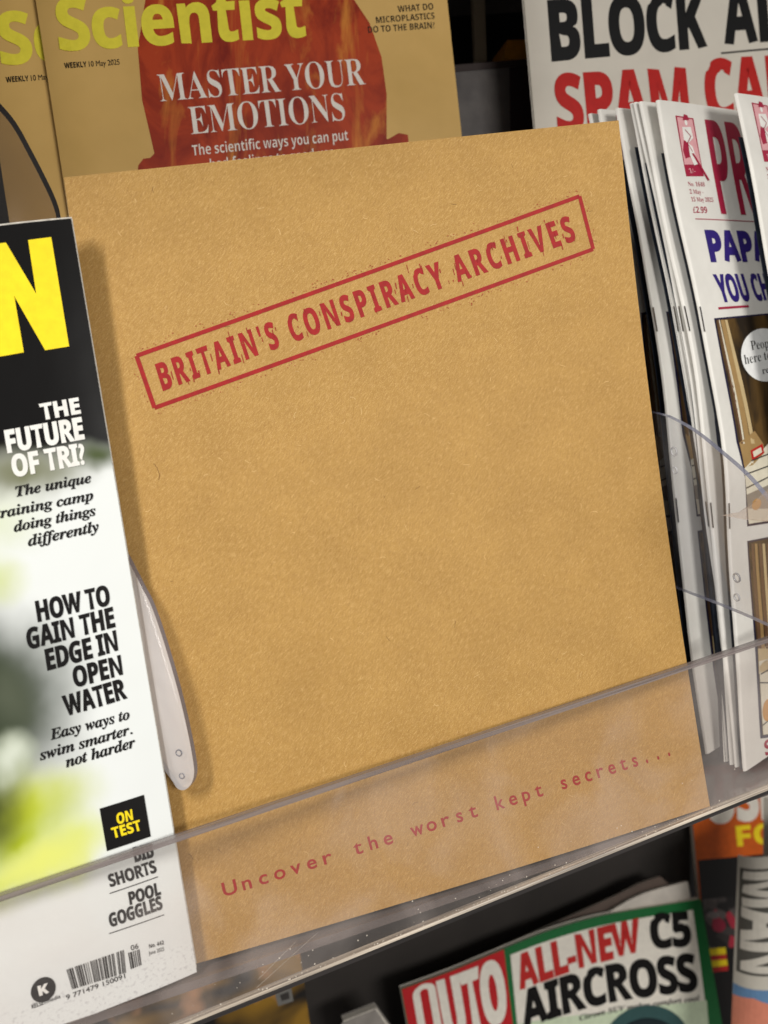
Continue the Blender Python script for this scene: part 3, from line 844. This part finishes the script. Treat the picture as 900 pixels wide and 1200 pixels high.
BEI, BEI2, BEI3, CREAM, ORA = ink((170, 138, 90), .4), ink((206, 182, 136), .4), ink((110, 80, 56), .4), ink((232, 224, 202), .4), ink((206, 146, 56), .4)
NAVY, PINK, DKG = ink((34, 30, 62), .4), ink((226, 168, 172), .4), ink((60, 56, 54), .4)
sheets = [sat_sheet(p, n, 1.7 * i) for i, (p, n, _) in enumerate(SP)]
F_ = sheets[6]
GR = 'satirical magazines standing in a fan at the right'
for idx, ((px, n, lab), sh) in enumerate(zip(SP, sheets)):
    T = Thing('satirical_magazine', lab, 'magazine', sh.S(0.02, 0), GR)
    # slim bodies: cover, pages behind and a back cover
    def band(s0):
        return Sheet(lambda s, t, a=sh: a.S(s, t), sh.W, sh.H)
    vs, fs, uv = [], [], []
    xs = [0, .0002, .0005, .0009, .0014, .002, .003, .005, .008, .012, .018, .026, .04, .06, .09, .13, .17, .21]; ny = 26
    for k in (0, 1):
        for j in range(ny + 1):
            for x in xs:
                s, t = x / WS, j / ny
                p = sh.S(s, t)
                if k: p = p - cover_nrm * .0002 + cover_dir * (.0003 if x < .0008 else 0)
                vs.append(p); uv.append((s, t))
    nx = len(xs) - 1; N = (nx + 1) * (ny + 1)
    for j in range(ny):
        for i in range(nx):
            a = j * (nx + 1) + i; q = (a, a + 1, a + nx + 2, a + nx + 1); fs.append(q); fs.append(tuple(x + N for x in q[::-1]))
    ring = list(range(nx + 1)) + [j * (nx + 1) + nx for j in range(1, ny + 1)] + [ny * (nx + 1) + i for i in range(nx - 1, -1, -1)] + [j * (nx + 1) for j in range(ny - 1, 0, -1)]
    for a, b_ in zip(ring, ring[1:] + ring[:1]): fs.append((b_, a, a + N, b_ + N))
    c_ = T.part('cover', vs, fs, SATM, uvs=uv); shade_front(c_)
    pg = Sheet(lambda s, t, a=sh: a.S(.006 + s * .99, .003 + t * .994) - cover_nrm * .00045, WS, sh.H)
    vs, fs, uv = pg.grid(12, 20, (.0014, .0014, .0016, .001, .0008, .0012, .0018, .0016)[idx]); T.part('pages', vs, fs, page_edges())
    bk = Sheet(lambda s, t, a=sh: a.S(.001 + s * .99, .0015 + t * (.90 + .012 * (idx % 4))) - cover_nrm * (.0021 + .0006 * (idx % 3)) - cover_dir * (.0004 + .0004 * (idx % 2)), WS, sh.H)
    vs, fs, uv = bk.grid(10, 22, .0002); T.part('back_cover', vs, fs, BACKAD, uvs=uv)
    for t0_ in (.36, .655):                           # wire staples on the fold
        vs, fs = [], []
        for q in range(6):
            c_ = sh.S(.0016, t0_ + q * .0075) + cover_nrm * .0004
            for da, db in ((-1, -1), (1, -1), (1, 1), (-1, 1)): vs.append(c_ + cover_dir * da * .00022 + cover_nrm * db * .00022)
        for q in range(5):
            for j in range(4): fs.append((q * 4 + j, q * 4 + (j + 1) % 4, q * 4 + 4 + (j + 1) % 4, q * 4 + 4 + j))
        fs += [(3, 2, 1, 0), (20, 21, 22, 23)]; T.part('staple', vs, fs, STAPLE)
    sh.inv = F_.inv                                   # the layout is read on the full copy and repeated on each
    def prn(): return Print(sh)
    kk = sh.H / F_.H
    P = prn()
    # emblem
    P.poly([(791.3, 135.3), (812.4, 138.7), (824.7, 206.7), (804, 206.7)], CRIM); P.poly([(793, 137.2), (811, 140), (821.2, 193), (802, 193)], PINK, lvl=1)
    P.ellipse((803.5, 144), .0011, .0013, WHITE, 2, 14); P.poly([(799, 149), (809, 149), (812, 162), (806, 168), (801, 164)], WHITE, lvl=2)
    P.poly([(801, 164), (806, 166), (809, 184), (803, 186), (800, 176)], CRIM, lvl=2); P.poly([(806, 168), (811, 172), (818, 192), (813, 194), (808, 182)], WHITE, lvl=3)
    P.poly([(810, 180), (812.5, 180), (831, 211), (829, 212)], CRIM, lvl=4); P.poly([(799.5, 141), (807, 141), (805, 135.5), (801, 134)], CRIM, lvl=3)
    P.line([(802, 152), (809, 160), (805, 168), (811, 178)], .0004, CRIM, lvl=4); P.text('1/-', 'serif', [(808, 203), (815, 203)], (806.5, 197.5), PINK, 0, lvl=2)
    P.build(T, 'emblem', off=.00008, cell=.004)
    P = prn(); P.text('PR', 'bold', [(845, 250.7), (889, 252.5)], (825.5, 140), CRIM, .004, .96, top1=(869, 145)); P.build(T, 'masthead', off=.0001, cell=.004)
    P = prn()
    P.text('No. 1648', 'serif', [(806.5, 218), (826, 218.6)], (805.6, 213), CRIM, -.01); P.text('2 May -', 'serif', [(808.5, 227), (824.5, 227.4)], (807.6, 222), CRIM, -.01)
    P.text('15 May 2025', 'serif', [(810.3, 236), (836, 236.6)], (809.4, 231), CRIM, -.01); P.text('£2.99', 'bold', [(812.5, 249.4), (829, 249.6)], (811.2, 242), CRIM, .0)
    P.line([(814.7, 256.5), (892, 260.2)], .0004, CRIM); P.line([(841.7, 361.4), (877.3, 358.8)], .0011, CRIM)
    P.text('S', 'bold', [(897, 886), (905, 882)], (894.5, 869), CRIM, .02)
    P.build(T, 'red_print', off=.0001, cell=.004)
    P = prn()
    P.text('PAPA', 'bold', [(833, 307.4), (903.6, 306.7)], (825, 269.3), PURP, .05, .96); P.text('YOU CH', 'bold', [(845, 354.5), (905, 351.5)], (835, 321.5), PURP, .03, .97)
    P.build(T, 'purple_headline', off=.0001, cell=.004)
    P = prn()
    P.poly([(836.6, 373), (960, 362), (975, 480), (985, 600), (875.5, 617), (873, 560), (863, 518), (850, 445)], NAVY)
    P.poly([(838.4, 375), (957, 364), (972, 480), (981, 597), (877, 614), (874.6, 560), (865, 518), (852, 445)], BRP, lvl=1)
    for a0, a1, b0, b1, mt in ((840, 842, 868, 870.5, BEI3), (844, 848.5, 873, 879, BEI), (849, 852, 880, 884, BEI2), (841.8, 843, 870.5, 872.4, CREAM)):
        P.poly([(a0, 375), (a1, 375), ((a1 + b1) / 2 + 2, 448), (b1, 520), (b0, 520), ((a0 + b0) / 2 + 1, 448)], mt, lvl=2)
    P.poly([(866, 519), (884, 505), (894, 520), (896, 530), (882, 545), (872, 548)], BEI, lvl=2)
    P.poly([(872, 549), (900, 520), (970, 510), (981, 597), (877, 614)], CREAM, lvl=2)
    P.poly([(874, 580), (905, 566), (940, 580), (910, 596), (876, 596)], ink((150, 140, 128), .4), lvl=3)
    P.ellipse((886, 591), .0042, .0026, ORA, 4, 24); P.ellipse((918, 585), .0042, .0026, ORA, 4, 24)
    for q in (([(873, 556), (903, 545)]), ([(874, 572), (906, 556)]), ([(880, 540), (905, 530)])): P.line(q, .0006, DKG, lvl=4)
    P.poly([(879, 528), (893, 520), (895, 531), (881, 540)], RED, lvl=3); P.poly([(881.5, 529.5), (891, 524), (892.5, 530), (883, 536)], CREAM, lvl=4)
    P.ellipse((896, 416), .0215, .0130, ink((250, 250, 248)), 4, 40)
    P.build(T, 'cover_photo', off=.00006, cell=.004)
    P = prn()
    for body, b0, b1, t0 in (('People', (880, 410.5), (908, 406), (878.2, 400)), ('here to', (872.3, 427), (903, 420.5), (870.6, 416.5)), ('re', (893, 438.5), (901, 436.5), (891.6, 431)) ):
        P.text(body, 'serif', [b0, b1], t0, BLACK, -.02)
    P.build(T, 'bubble_text', off=.00034, cell=.004)
    P = prn()
    P.poly([(875.5, 634), (987, 612), (1000, 720), (1010, 850), (891, 865.5), (884, 750)], NAVY); P.poly([(877, 636), (985, 614), (997, 720), (1006, 847), (893, 862), (886, 750)], BRP, lvl=1)
    for x0, mt in ((880, BEI3), (884, BEI), (889, BEI3), (893, BEI2), (898, BEI3), (903, BEI)):
        P.poly([(x0, 637), (x0 + 3, 637), (x0 + 12, 760), (x0 + 8, 760)], mt, lvl=2)
    P.poly([(889, 775), (935, 762), (1005, 845), (894, 861)], CREAM, lvl=2); P.ellipse((899, 832), .0045, .005, ORA, 4, 24)
    for q in (([(891, 790), (915, 776)]), ([(893, 850), (915, 832)]), ([(890, 800), (915, 800)])): P.line(q, .0006, DKG, lvl=4)
    P.poly([(888, 760), (940, 745), (945, 775), (889, 790)], BEI2, lvl=2)
    P.build(T, 'lower_photo', off=.00006, cell=.004)

# ================================================================== DIVIDER FINS
FG = 'clear acrylic divider fins of the rack'
def fin(label, outline, off, holes=(), mats=(None, None), hole_mat=None):
    pts0 = [np.asarray(p, float) for p in outline]; pts = []; k0 = len(pts0)
    for i in range(k0):                               # rounded outline
        p0, p1, p2, p3 = pts0[i - 1], pts0[i], pts0[(i + 1) % k0], pts0[(i + 2) % k0]
        sh_ = np.dot((p1 - p0) / np.linalg.norm(p1 - p0), (p2 - p1) / np.linalg.norm(p2 - p1)) < .6
        sh2 = np.dot((p2 - p1) / np.linalg.norm(p2 - p1), (p3 - p2) / np.linalg.norm(p3 - p2)) < .6
        m0 = (p2 - p1) if sh_ else (p2 - p0) / 2; m1 = (p2 - p1) if sh2 else (p3 - p1) / 2
        L12 = np.linalg.norm(p2 - p1)
        m0 = m0 / np.linalg.norm(m0) * L12; m1 = m1 / np.linalg.norm(m1) * L12
        for q in np.linspace(0, 1, 4)[:-1]:
            pts.append((2 * q ** 3 - 3 * q ** 2 + 1) * p1 + (q ** 3 - 2 * q ** 2 + q) * m0 + (-2 * q ** 3 + 3 * q ** 2) * p2 + (q ** 3 - q ** 2) * m1)
    T = Thing('divider_fin', label, 'divider', min(pts, key=lambda p: p[1]), FG)
    vs, fs = prism(pts, off)
    k = len(pts)
    body = T.part('fin_plate', vs, fs[:2], mats[0] or fin_mat)
    # the cut rim of the plate, darker than its faces
    rim = [f for f in fs[2:]]
    T.part('fin_rim', vs, rim, mats[1] or fin_rim, smooth=False)
    for c, r in holes:
        ax = np.asarray(off, float); L = np.linalg.norm(ax); ax = ax / L
        e1 = np.cross(ax, (0, 1, 0)); e1 /= np.linalg.norm(e1); e2 = np.cross(ax, e1)
        vv, ff = [], []
        for kk_, rr in ((0, r), (1, r), (2, r * .72), (3, r * .72)):
            h = -.0004 if kk_ in (0, 3) else .0002
            for j in range(20):
                a = j * 2 * math.pi / 20; vv.append(np.asarray(c) + e1 * rr * math.cos(a) + e2 * rr * math.sin(a) + ax * h)
        for kk_ in range(4):
            for j in range(20):
                a, b_ = kk_ * 20 + j, kk_ * 20 + (j + 1) % 20; c2, d2 = ((kk_ + 1) % 4) * 20 + (j + 1) % 20, ((kk_ + 1) % 4) * 20 + j
                ff.append((a, b_, c2, d2))
        T.part('hole_ring', vv, ff, hole_mat or edge_hole, smooth=True)
    return T
fin_rim = edge_material('fin_rim_plastic', (124, 126, 144), (84, 84, 98), .12, (30, 30, 30), .2)
fin_dark = edge_material('fin_dark_rim', (48, 44, 46), (30, 28, 30), .2, (30, 30, 30))
edge_hole = edge_material('fin_hole', (150, 150, 158), (60, 60, 70), .10, (60, 60, 60), .25)
ch_mat = acrylic('reflection_acrylic', (.90, .88, .88, 1), .34, lin((248, 244, 242)), .12, 25, .06)  # whitish haze paints the reflection on the clear left fin
# left fin: rides on the sports magazine's edge, its rounded tip over the brown cover
def nfin(x, y):
    k = min(max((x - (83 + .168 * (y - 254)) - 3) / 36, 0), 1)
    return hit(x, y, -.0034 + .0065 * k)
left = [(140, 640), (149, 655), (158, 672), (167, 690), (175.5, 706), (186, 734), (200, 779), (211, 819), (220, 858), (225.5, 887), (227.5, 904), (226, 914), (221.5, 922), (215, 926), (208, 924), (203, 917), (192, 902), (178, 882), (150, 840)]
fin('clear divider fin with a rounded tip, between the yellow N magazine and brown cover', [nfin(*p) for p in left], (.0014, 0, -.0022),
    [(nfin(210, 882), .0013), (nfin(213.5, 909), .0011)], (ch_mat, fin_rim))
FU = .1215
right = [(752, 481), (772, 485.6), (783, 489), (812, 505), (848, 534), (876, 559), (900, 588), (930, 630), (944, 670), (950, 710), (944, 735), (925, 742), (900, 734), (880, 725), (839.5, 708), (808, 696), (790, 689), (770, 683)]
fin('clear divider fin with two holes, in front of the fanned white magazines', [hit_u(x, y, FU) for x, y in right], (.0022, 0, 0),
    [(hit_u(863.6, 677, FU), .0021), (hit_u(863.6, 700, FU), .0017), (hit_u(790, 529, FU), .0021), (hit_u(791, 551, FU), .0017)], hole_mat=edge_material('fin_hole_clear', (226, 224, 224), (150, 148, 152), .10, (60, 60, 60), .45))
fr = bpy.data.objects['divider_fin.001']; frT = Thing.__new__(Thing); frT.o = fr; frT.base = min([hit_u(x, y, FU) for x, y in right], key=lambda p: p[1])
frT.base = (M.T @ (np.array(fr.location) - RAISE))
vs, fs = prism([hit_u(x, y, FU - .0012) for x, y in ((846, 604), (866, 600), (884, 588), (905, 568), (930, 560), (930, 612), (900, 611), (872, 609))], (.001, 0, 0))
frT.part('reflection_leaf', vs, fs, acrylic('reflection_haze', (.95, .94, .94, 1), .16, lin((226, 216, 210)), .12, 40, .06))  # pale leaf shape standing in for a reflection on the fin
up = [(-60, 60), (-30, 90), (0, 121), (18.5, 143), (37, 176), (55, 211), (66, 235), (71, 254), (74, 300), (60, 330), (-60, 330)]
up_mat = acrylic('smoked_fin', (.76, .73, .71, 1), .03, lin((120, 112, 108)), .03, 25, .08)
fin('smoky divider fin with a dark curved edge, above the yellow N magazine', [hit(x, y, -.020) for x, y in up], (-.0016, 0, -.0030), (), (up_mat, fin_dark))

# ================================================================== LOWER TIER
NC = -.205
def curve_top(px, n, drop, bowfun=None):
    pts = [hit(x, y, n(x) if callable(n) else n) for x, y in px]
    L = sum(np.linalg.norm(a - b) for a, b in zip(pts[:-1], pts[1:]))
    def S(s, t): return interp(pts, s) + np.array([-.05 * (1 - t) * drop, -(1 - t) * drop, 0.])
    return Sheet(S, L, drop)
def extr(s): return s
ctop = [(470, 1159), (530, 1137), (590, 1112), (640, 1092), (695, 1075.5), (750, 1065), (788, 1059), (821, 1053.5)]
cars = curve_top(ctop, NC, .28)
GREEN = ink((22, 104, 52), .4, .35); 
T = Thing('car_magazine', 'car magazine in a green border announcing an all-new model, front of the lower tier', 'magazine', cars.S(.5, 0), 'car magazines on the lower tier')
booklet(T, cars, GREEN, 20, 8, .004, paper((200, 195, 185)), .0005)
P = Print(cars); CRED = ink((190, 30, 36), .4); CW = ink((236, 230, 218), .4)
P.poly([(470, 1157), (530, 1135), (590, 1110), (602, 1210), (620, 1300), (500, 1340), (488, 1250)], CRED)
P.text('UTO', 'bold', [(524, 1224), (597, 1194)], (510.5, 1150), CW, .030, .96, lvl=2, top1=(587, 1121))
def arch(x0, x1, y0, y1, w_, sl):
    out, inn = [], []
    def q(x, y): return (x + (y - y0) * .17, y + (x - x0) * sl)
    xm, r = (x0 + x1) / 2, (x1 - x0) / 2
    o_ = [q(x0, y1)] + [q(xm - r * math.cos(a), y0 + r * .7 - r * .7 * math.sin(a)) for a in np.linspace(0, math.pi, 9)] + [q(x1, y1)]
    r2 = r - w_
    i_ = [q(x1 - w_, y1)] + [q(xm + r2 * math.cos(a), y0 + r * .7 - r2 * .75 * math.sin(a)) for a in np.linspace(0, math.pi, 9)] + [q(x0 + w_, y1)]
    return o_, i_
o_, i_ = arch(482, 508.5, 1158.5, 1240, 8.5, -.40)
for a in range(10): 
    P.poly([o_[a], o_[a + 1], i_[9 - a], i_[10 - a]], CW, lvl=2)
P.build(T, 'masthead', cell=.012)
P = Print(cars)
P.poly([(598, 1119), (645, 1101.5), (697, 1086.5), (750, 1076), (812, 1066), (822, 1140), (828, 1190), (838, 1300), (620, 1340), (606, 1200)], CW)
P.poly([(606, 1200), (700, 1188), (828, 1172), (838, 1300), (620, 1340)], ink((206, 220, 190), .4), lvl=1)
P.build(T, 'white_panel', off=.00012, cell=.012)
P = Print(cars)
P.text('ALL-NEW', 'bold', [(608, 1161.5), (680, 1135), (752, 1116)], (601.5, 1121), RED, .035, .96, top1=(748, 1075.5))
P.build(T, 'red_headline', off=.0003, cell=.015)
P = Print(cars)
P.text('C5', 'bold', [(763, 1112.5), (811, 1108.5)], (759.5, 1070.5), BLACK, .045, .98)
P.text('AIRCROSS', 'bold', [(612, 1207), (715, 1175), (819, 1161)], (607, 1163), BLACK, .040, .96, top1=(813, 1116))
P.build(T, 'black_headline', off=.0003, cell=.015)
P = Print(cars)
P.text('Citroen SUV makes comfort cool', 'serifi', [(679, 1196), (748, 1181.5), (820, 1172)], (678, 1190), BLACK, .02)
P.ellipse((757, 1228), .036, .030, ink((52, 84, 84), .3), 1, 40); P.ellipse((757, 1236), .030, .026, ink((24, 40, 44), .2), 2, 40)
P.build(T, 'car_photo', off=.0003, cell=.015)
for (pts, n, c, lab) in (([(474, 1159), (560, 1122), (650, 1082), (730, 1046), (772, 1027), (794, 1044)], -.213, (98, 84, 76), 'brownish car magazine copy fanned out behind the green bordered one'),
                         ([(600, 1122), (690, 1083), (735, 1056), (760, 1045), (806, 1033)], -.2085, (214, 206, 196), 'pale car magazine copy peeping out at the right behind the green bordered one')):
    sh = curve_top(pts, n, .26)
    T = Thing('car_magazine', lab, 'magazine', sh.S(.5, 0), 'car magazines on the lower tier')
    booklet(T, sh, paper(c, .5, .3, .1, 90), 12, 6, .003, paper(c), .0004, dt=-.0005)
# orange magazine
on = -.225
og = Sheet.quad(hit(838, 1250, on), hit(1040, 1250, on), hit(1010, 880, on), hit(806, 900, on))
T = Thing('orange_magazine', 'orange magazine with white USE and yellow FO letters, at the lower right', 'magazine', og.S(.5, 0))
booklet(T, og, ink((214, 96, 18), .4, .3, .1), 8, 8, .004, paper((200, 180, 160)), .0005)
P = Print(og)
P.text('USE', 'bold', [(829, 966), (916, 959)], (825, 909), CW, .04, .98); P.build(T, 'white_headline', cell=.04)
P = Print(og); P.text('FO', 'bold', [(864, 992), (912, 988)], (861.5, 968), YELLOW, .03); P.build(T, 'yellow_text', cell=.04)
def clutter():
    m, nt, b = new_mat('printed_clutter', .35, .35)
    n1 = nt.nodes.new('ShaderNodeTexVoronoi'); n1.inputs['Scale'].default_value = 5; nt.links.new(uvmm(nt, 4, 6, .2), n1.inputs['Vector'])
    s_ = nt.nodes.new('ShaderNodeSeparateColor'); nt.links.new(n1.outputs['Color'], s_.inputs[0])
    c = mixc(nt, ramp(nt, s_.outputs[0], .55, .9), lin((24, 20, 20)), lin((92, 84, 82)))
    c = mixc(nt, ramp(nt, s_.outputs[1], .86, .9), c, lin((170, 40, 60)))
    nt.links.new(c, b.inputs['Base Color']); return m
P = Print(og)
P.poly([(818, 1008), (905, 1000), (920, 1200), (835, 1230)], ink((20, 17, 17), .3)); P.poly([(824, 1054), (860, 1050), (865, 1110), (829, 1112)], clutter(), lvl=1)
P.poly([(826, 1112), (850, 1110), (853, 1136), (829, 1140)], YELLOW, lvl=2); P.poly([(827.4, 1120), (851, 1118), (851.6, 1124), (828, 1126)], RED, lvl=3); P.poly([(829, 1134), (853, 1131), (853, 1137), (829.4, 1140)], RED, lvl=3)
P.ellipse((842, 1084), .0062, .0055, ink((150, 34, 60), .3), 3, 20); P.ellipse((836, 1072), .006, .003, ink((120, 112, 112), .3), 3, 20)
P.build(T, 'photo_strip', cell=.04)
# rolled magazine
Rr = .030
c0, c1 = hit(899, 1260, -.160), hit(909, 985, -.160)
ax_ = (c1 - c0); Lr = np.linalg.norm(ax_)
def roll(s, t):
    a = math.pi * (1.02 - s * 1.35)          # opens to the right
    tilt = .018 * s * t
    return c0 + ax_ * t + np.array([Rr * math.cos(a), tilt * 1.0, Rr * .9 * math.sin(a)])
rl = Sheet(roll, Rr * math.pi * 1.35, Lr)
T = Thing('rolled_magazine', 'grey rolled magazine with MAN running down it, in the lower right corner', 'magazine', c0)
vs, fs, uv = rl.grid(36, 10, .0015); o = T.part('cover', vs, fs, paper((196, 190, 178), .45, .3, .06), uvs=uv); shade_front(o)
P = Print(rl)
def rt(body, a, b_, x0, x1):  # letters turned a quarter, reading down the roll
    vs_, fs_ = text2d(body, 'bold', a - b_, x1 - x0, .0006, 1.0)
    P.raw([(x0 + y, a - x) for x, y in vs_], fs_, DKG2)
DKG2 = ink((82, 80, 74), .45)
yv = lambda y: rl.inv(875, y)[1]
P.poly([(862, 1006), (930, 1006), (930, 1142), (856, 1142)], DKG2, False) if False else None
CWH = ink((206, 200, 188), .45)
def strip(x0, x1, y0, y1, mt, lvl):
    ys = np.linspace(y0, y1, 2); P.poly([(x0, y0), (x1, y0), (x1, y1), (x0, y1)], mt, False, lvl)
strip(.003, .056, yv(1142), yv(1018), DKG2, 0)
vs_, fs_ = text2d('MAN', 'bold', yv(1020) - yv(1140), .042, .0010, .94)
P.raw([(.006 + y, yv(1020) - x) for x, y in vs_], fs_, CWH, 2)
strip(.0005, rl.W * .7, yv(1210), yv(1158), ink((96, 132, 170), .4), 1)
P.build(T, 'roll_lettering', cell=.004)
P = Print(rl)
sk = ink((206, 128, 104), .45)
P.poly([(.0005, yv(1240)), (rl.W * .5, yv(1240)), (rl.W * .42, yv(1196)), (rl.W * .30, yv(1180)), (rl.W * .14, yv(1168)), (.0005, yv(1172))], sk, False, 3)
P.build(T, 'photo_patch', cell=.004)
# mustard magazine seen through the shelf floor
mt_n = -.19
mu = Sheet.quad(hit(150, 1330, mt_n), hit(372, 1260, mt_n), hit(346, 1080, mt_n), hit(120, 1160, mt_n))
T = Thing('mustard_magazine', 'mustard and black magazine seen dimly below the shelf at the lower left', 'magazine', mu.S(.5, 0))
def must():
    m, nt, b = new_mat('mustard_print', .35, .35)
    v = uvmm(nt, 2.6, 3, .3); n1 = noise(nt, v, 1, 2, .4, 0, .6)
    c = mixc(nt, ramp(nt, n1, .40, .62), lin((26, 22, 20)), lin((150, 112, 34)))
    c = mixc(nt, ramp(nt, noise(nt, uvmm(nt, 4, 3, 1.1), 1, 2), .54, .66), c, lin((196, 140, 92)))
    nt.links.new(c, b.inputs['Base Color']); return m
booklet(T, mu, must(), 6, 6, .004, paper((160, 150, 130)), .0005)
P = Print(mu); P.poly([(322, 1164), (341, 1157), (344, 1173), (326, 1179)], ink((120, 118, 114), .35)); P.poly([(328, 1166), (338, 1162), (339.5, 1170), (330, 1173)], DKG, lvl=1)
P.build(T, 'white_tag', cell=.05)
gy_ = Sheet.quad(hit(440, 1330, -.2), hit(520, 1300, -.2), hit(440, 1183, -.2), hit(400, 1199, -.2))
T = Thing('grey_magazine', 'grey magazine corner poking up at the bottom edge, left of the red masthead', 'magazine', gy_.S(.5, 0))
booklet(T, gy_, paper((150, 144, 138), .5, .3, .12, 120), 6, 6, .006, paper((120, 116, 112)), .0004, ds=.002, dt=.001)

bpy.data.scenes.remove(_LS)
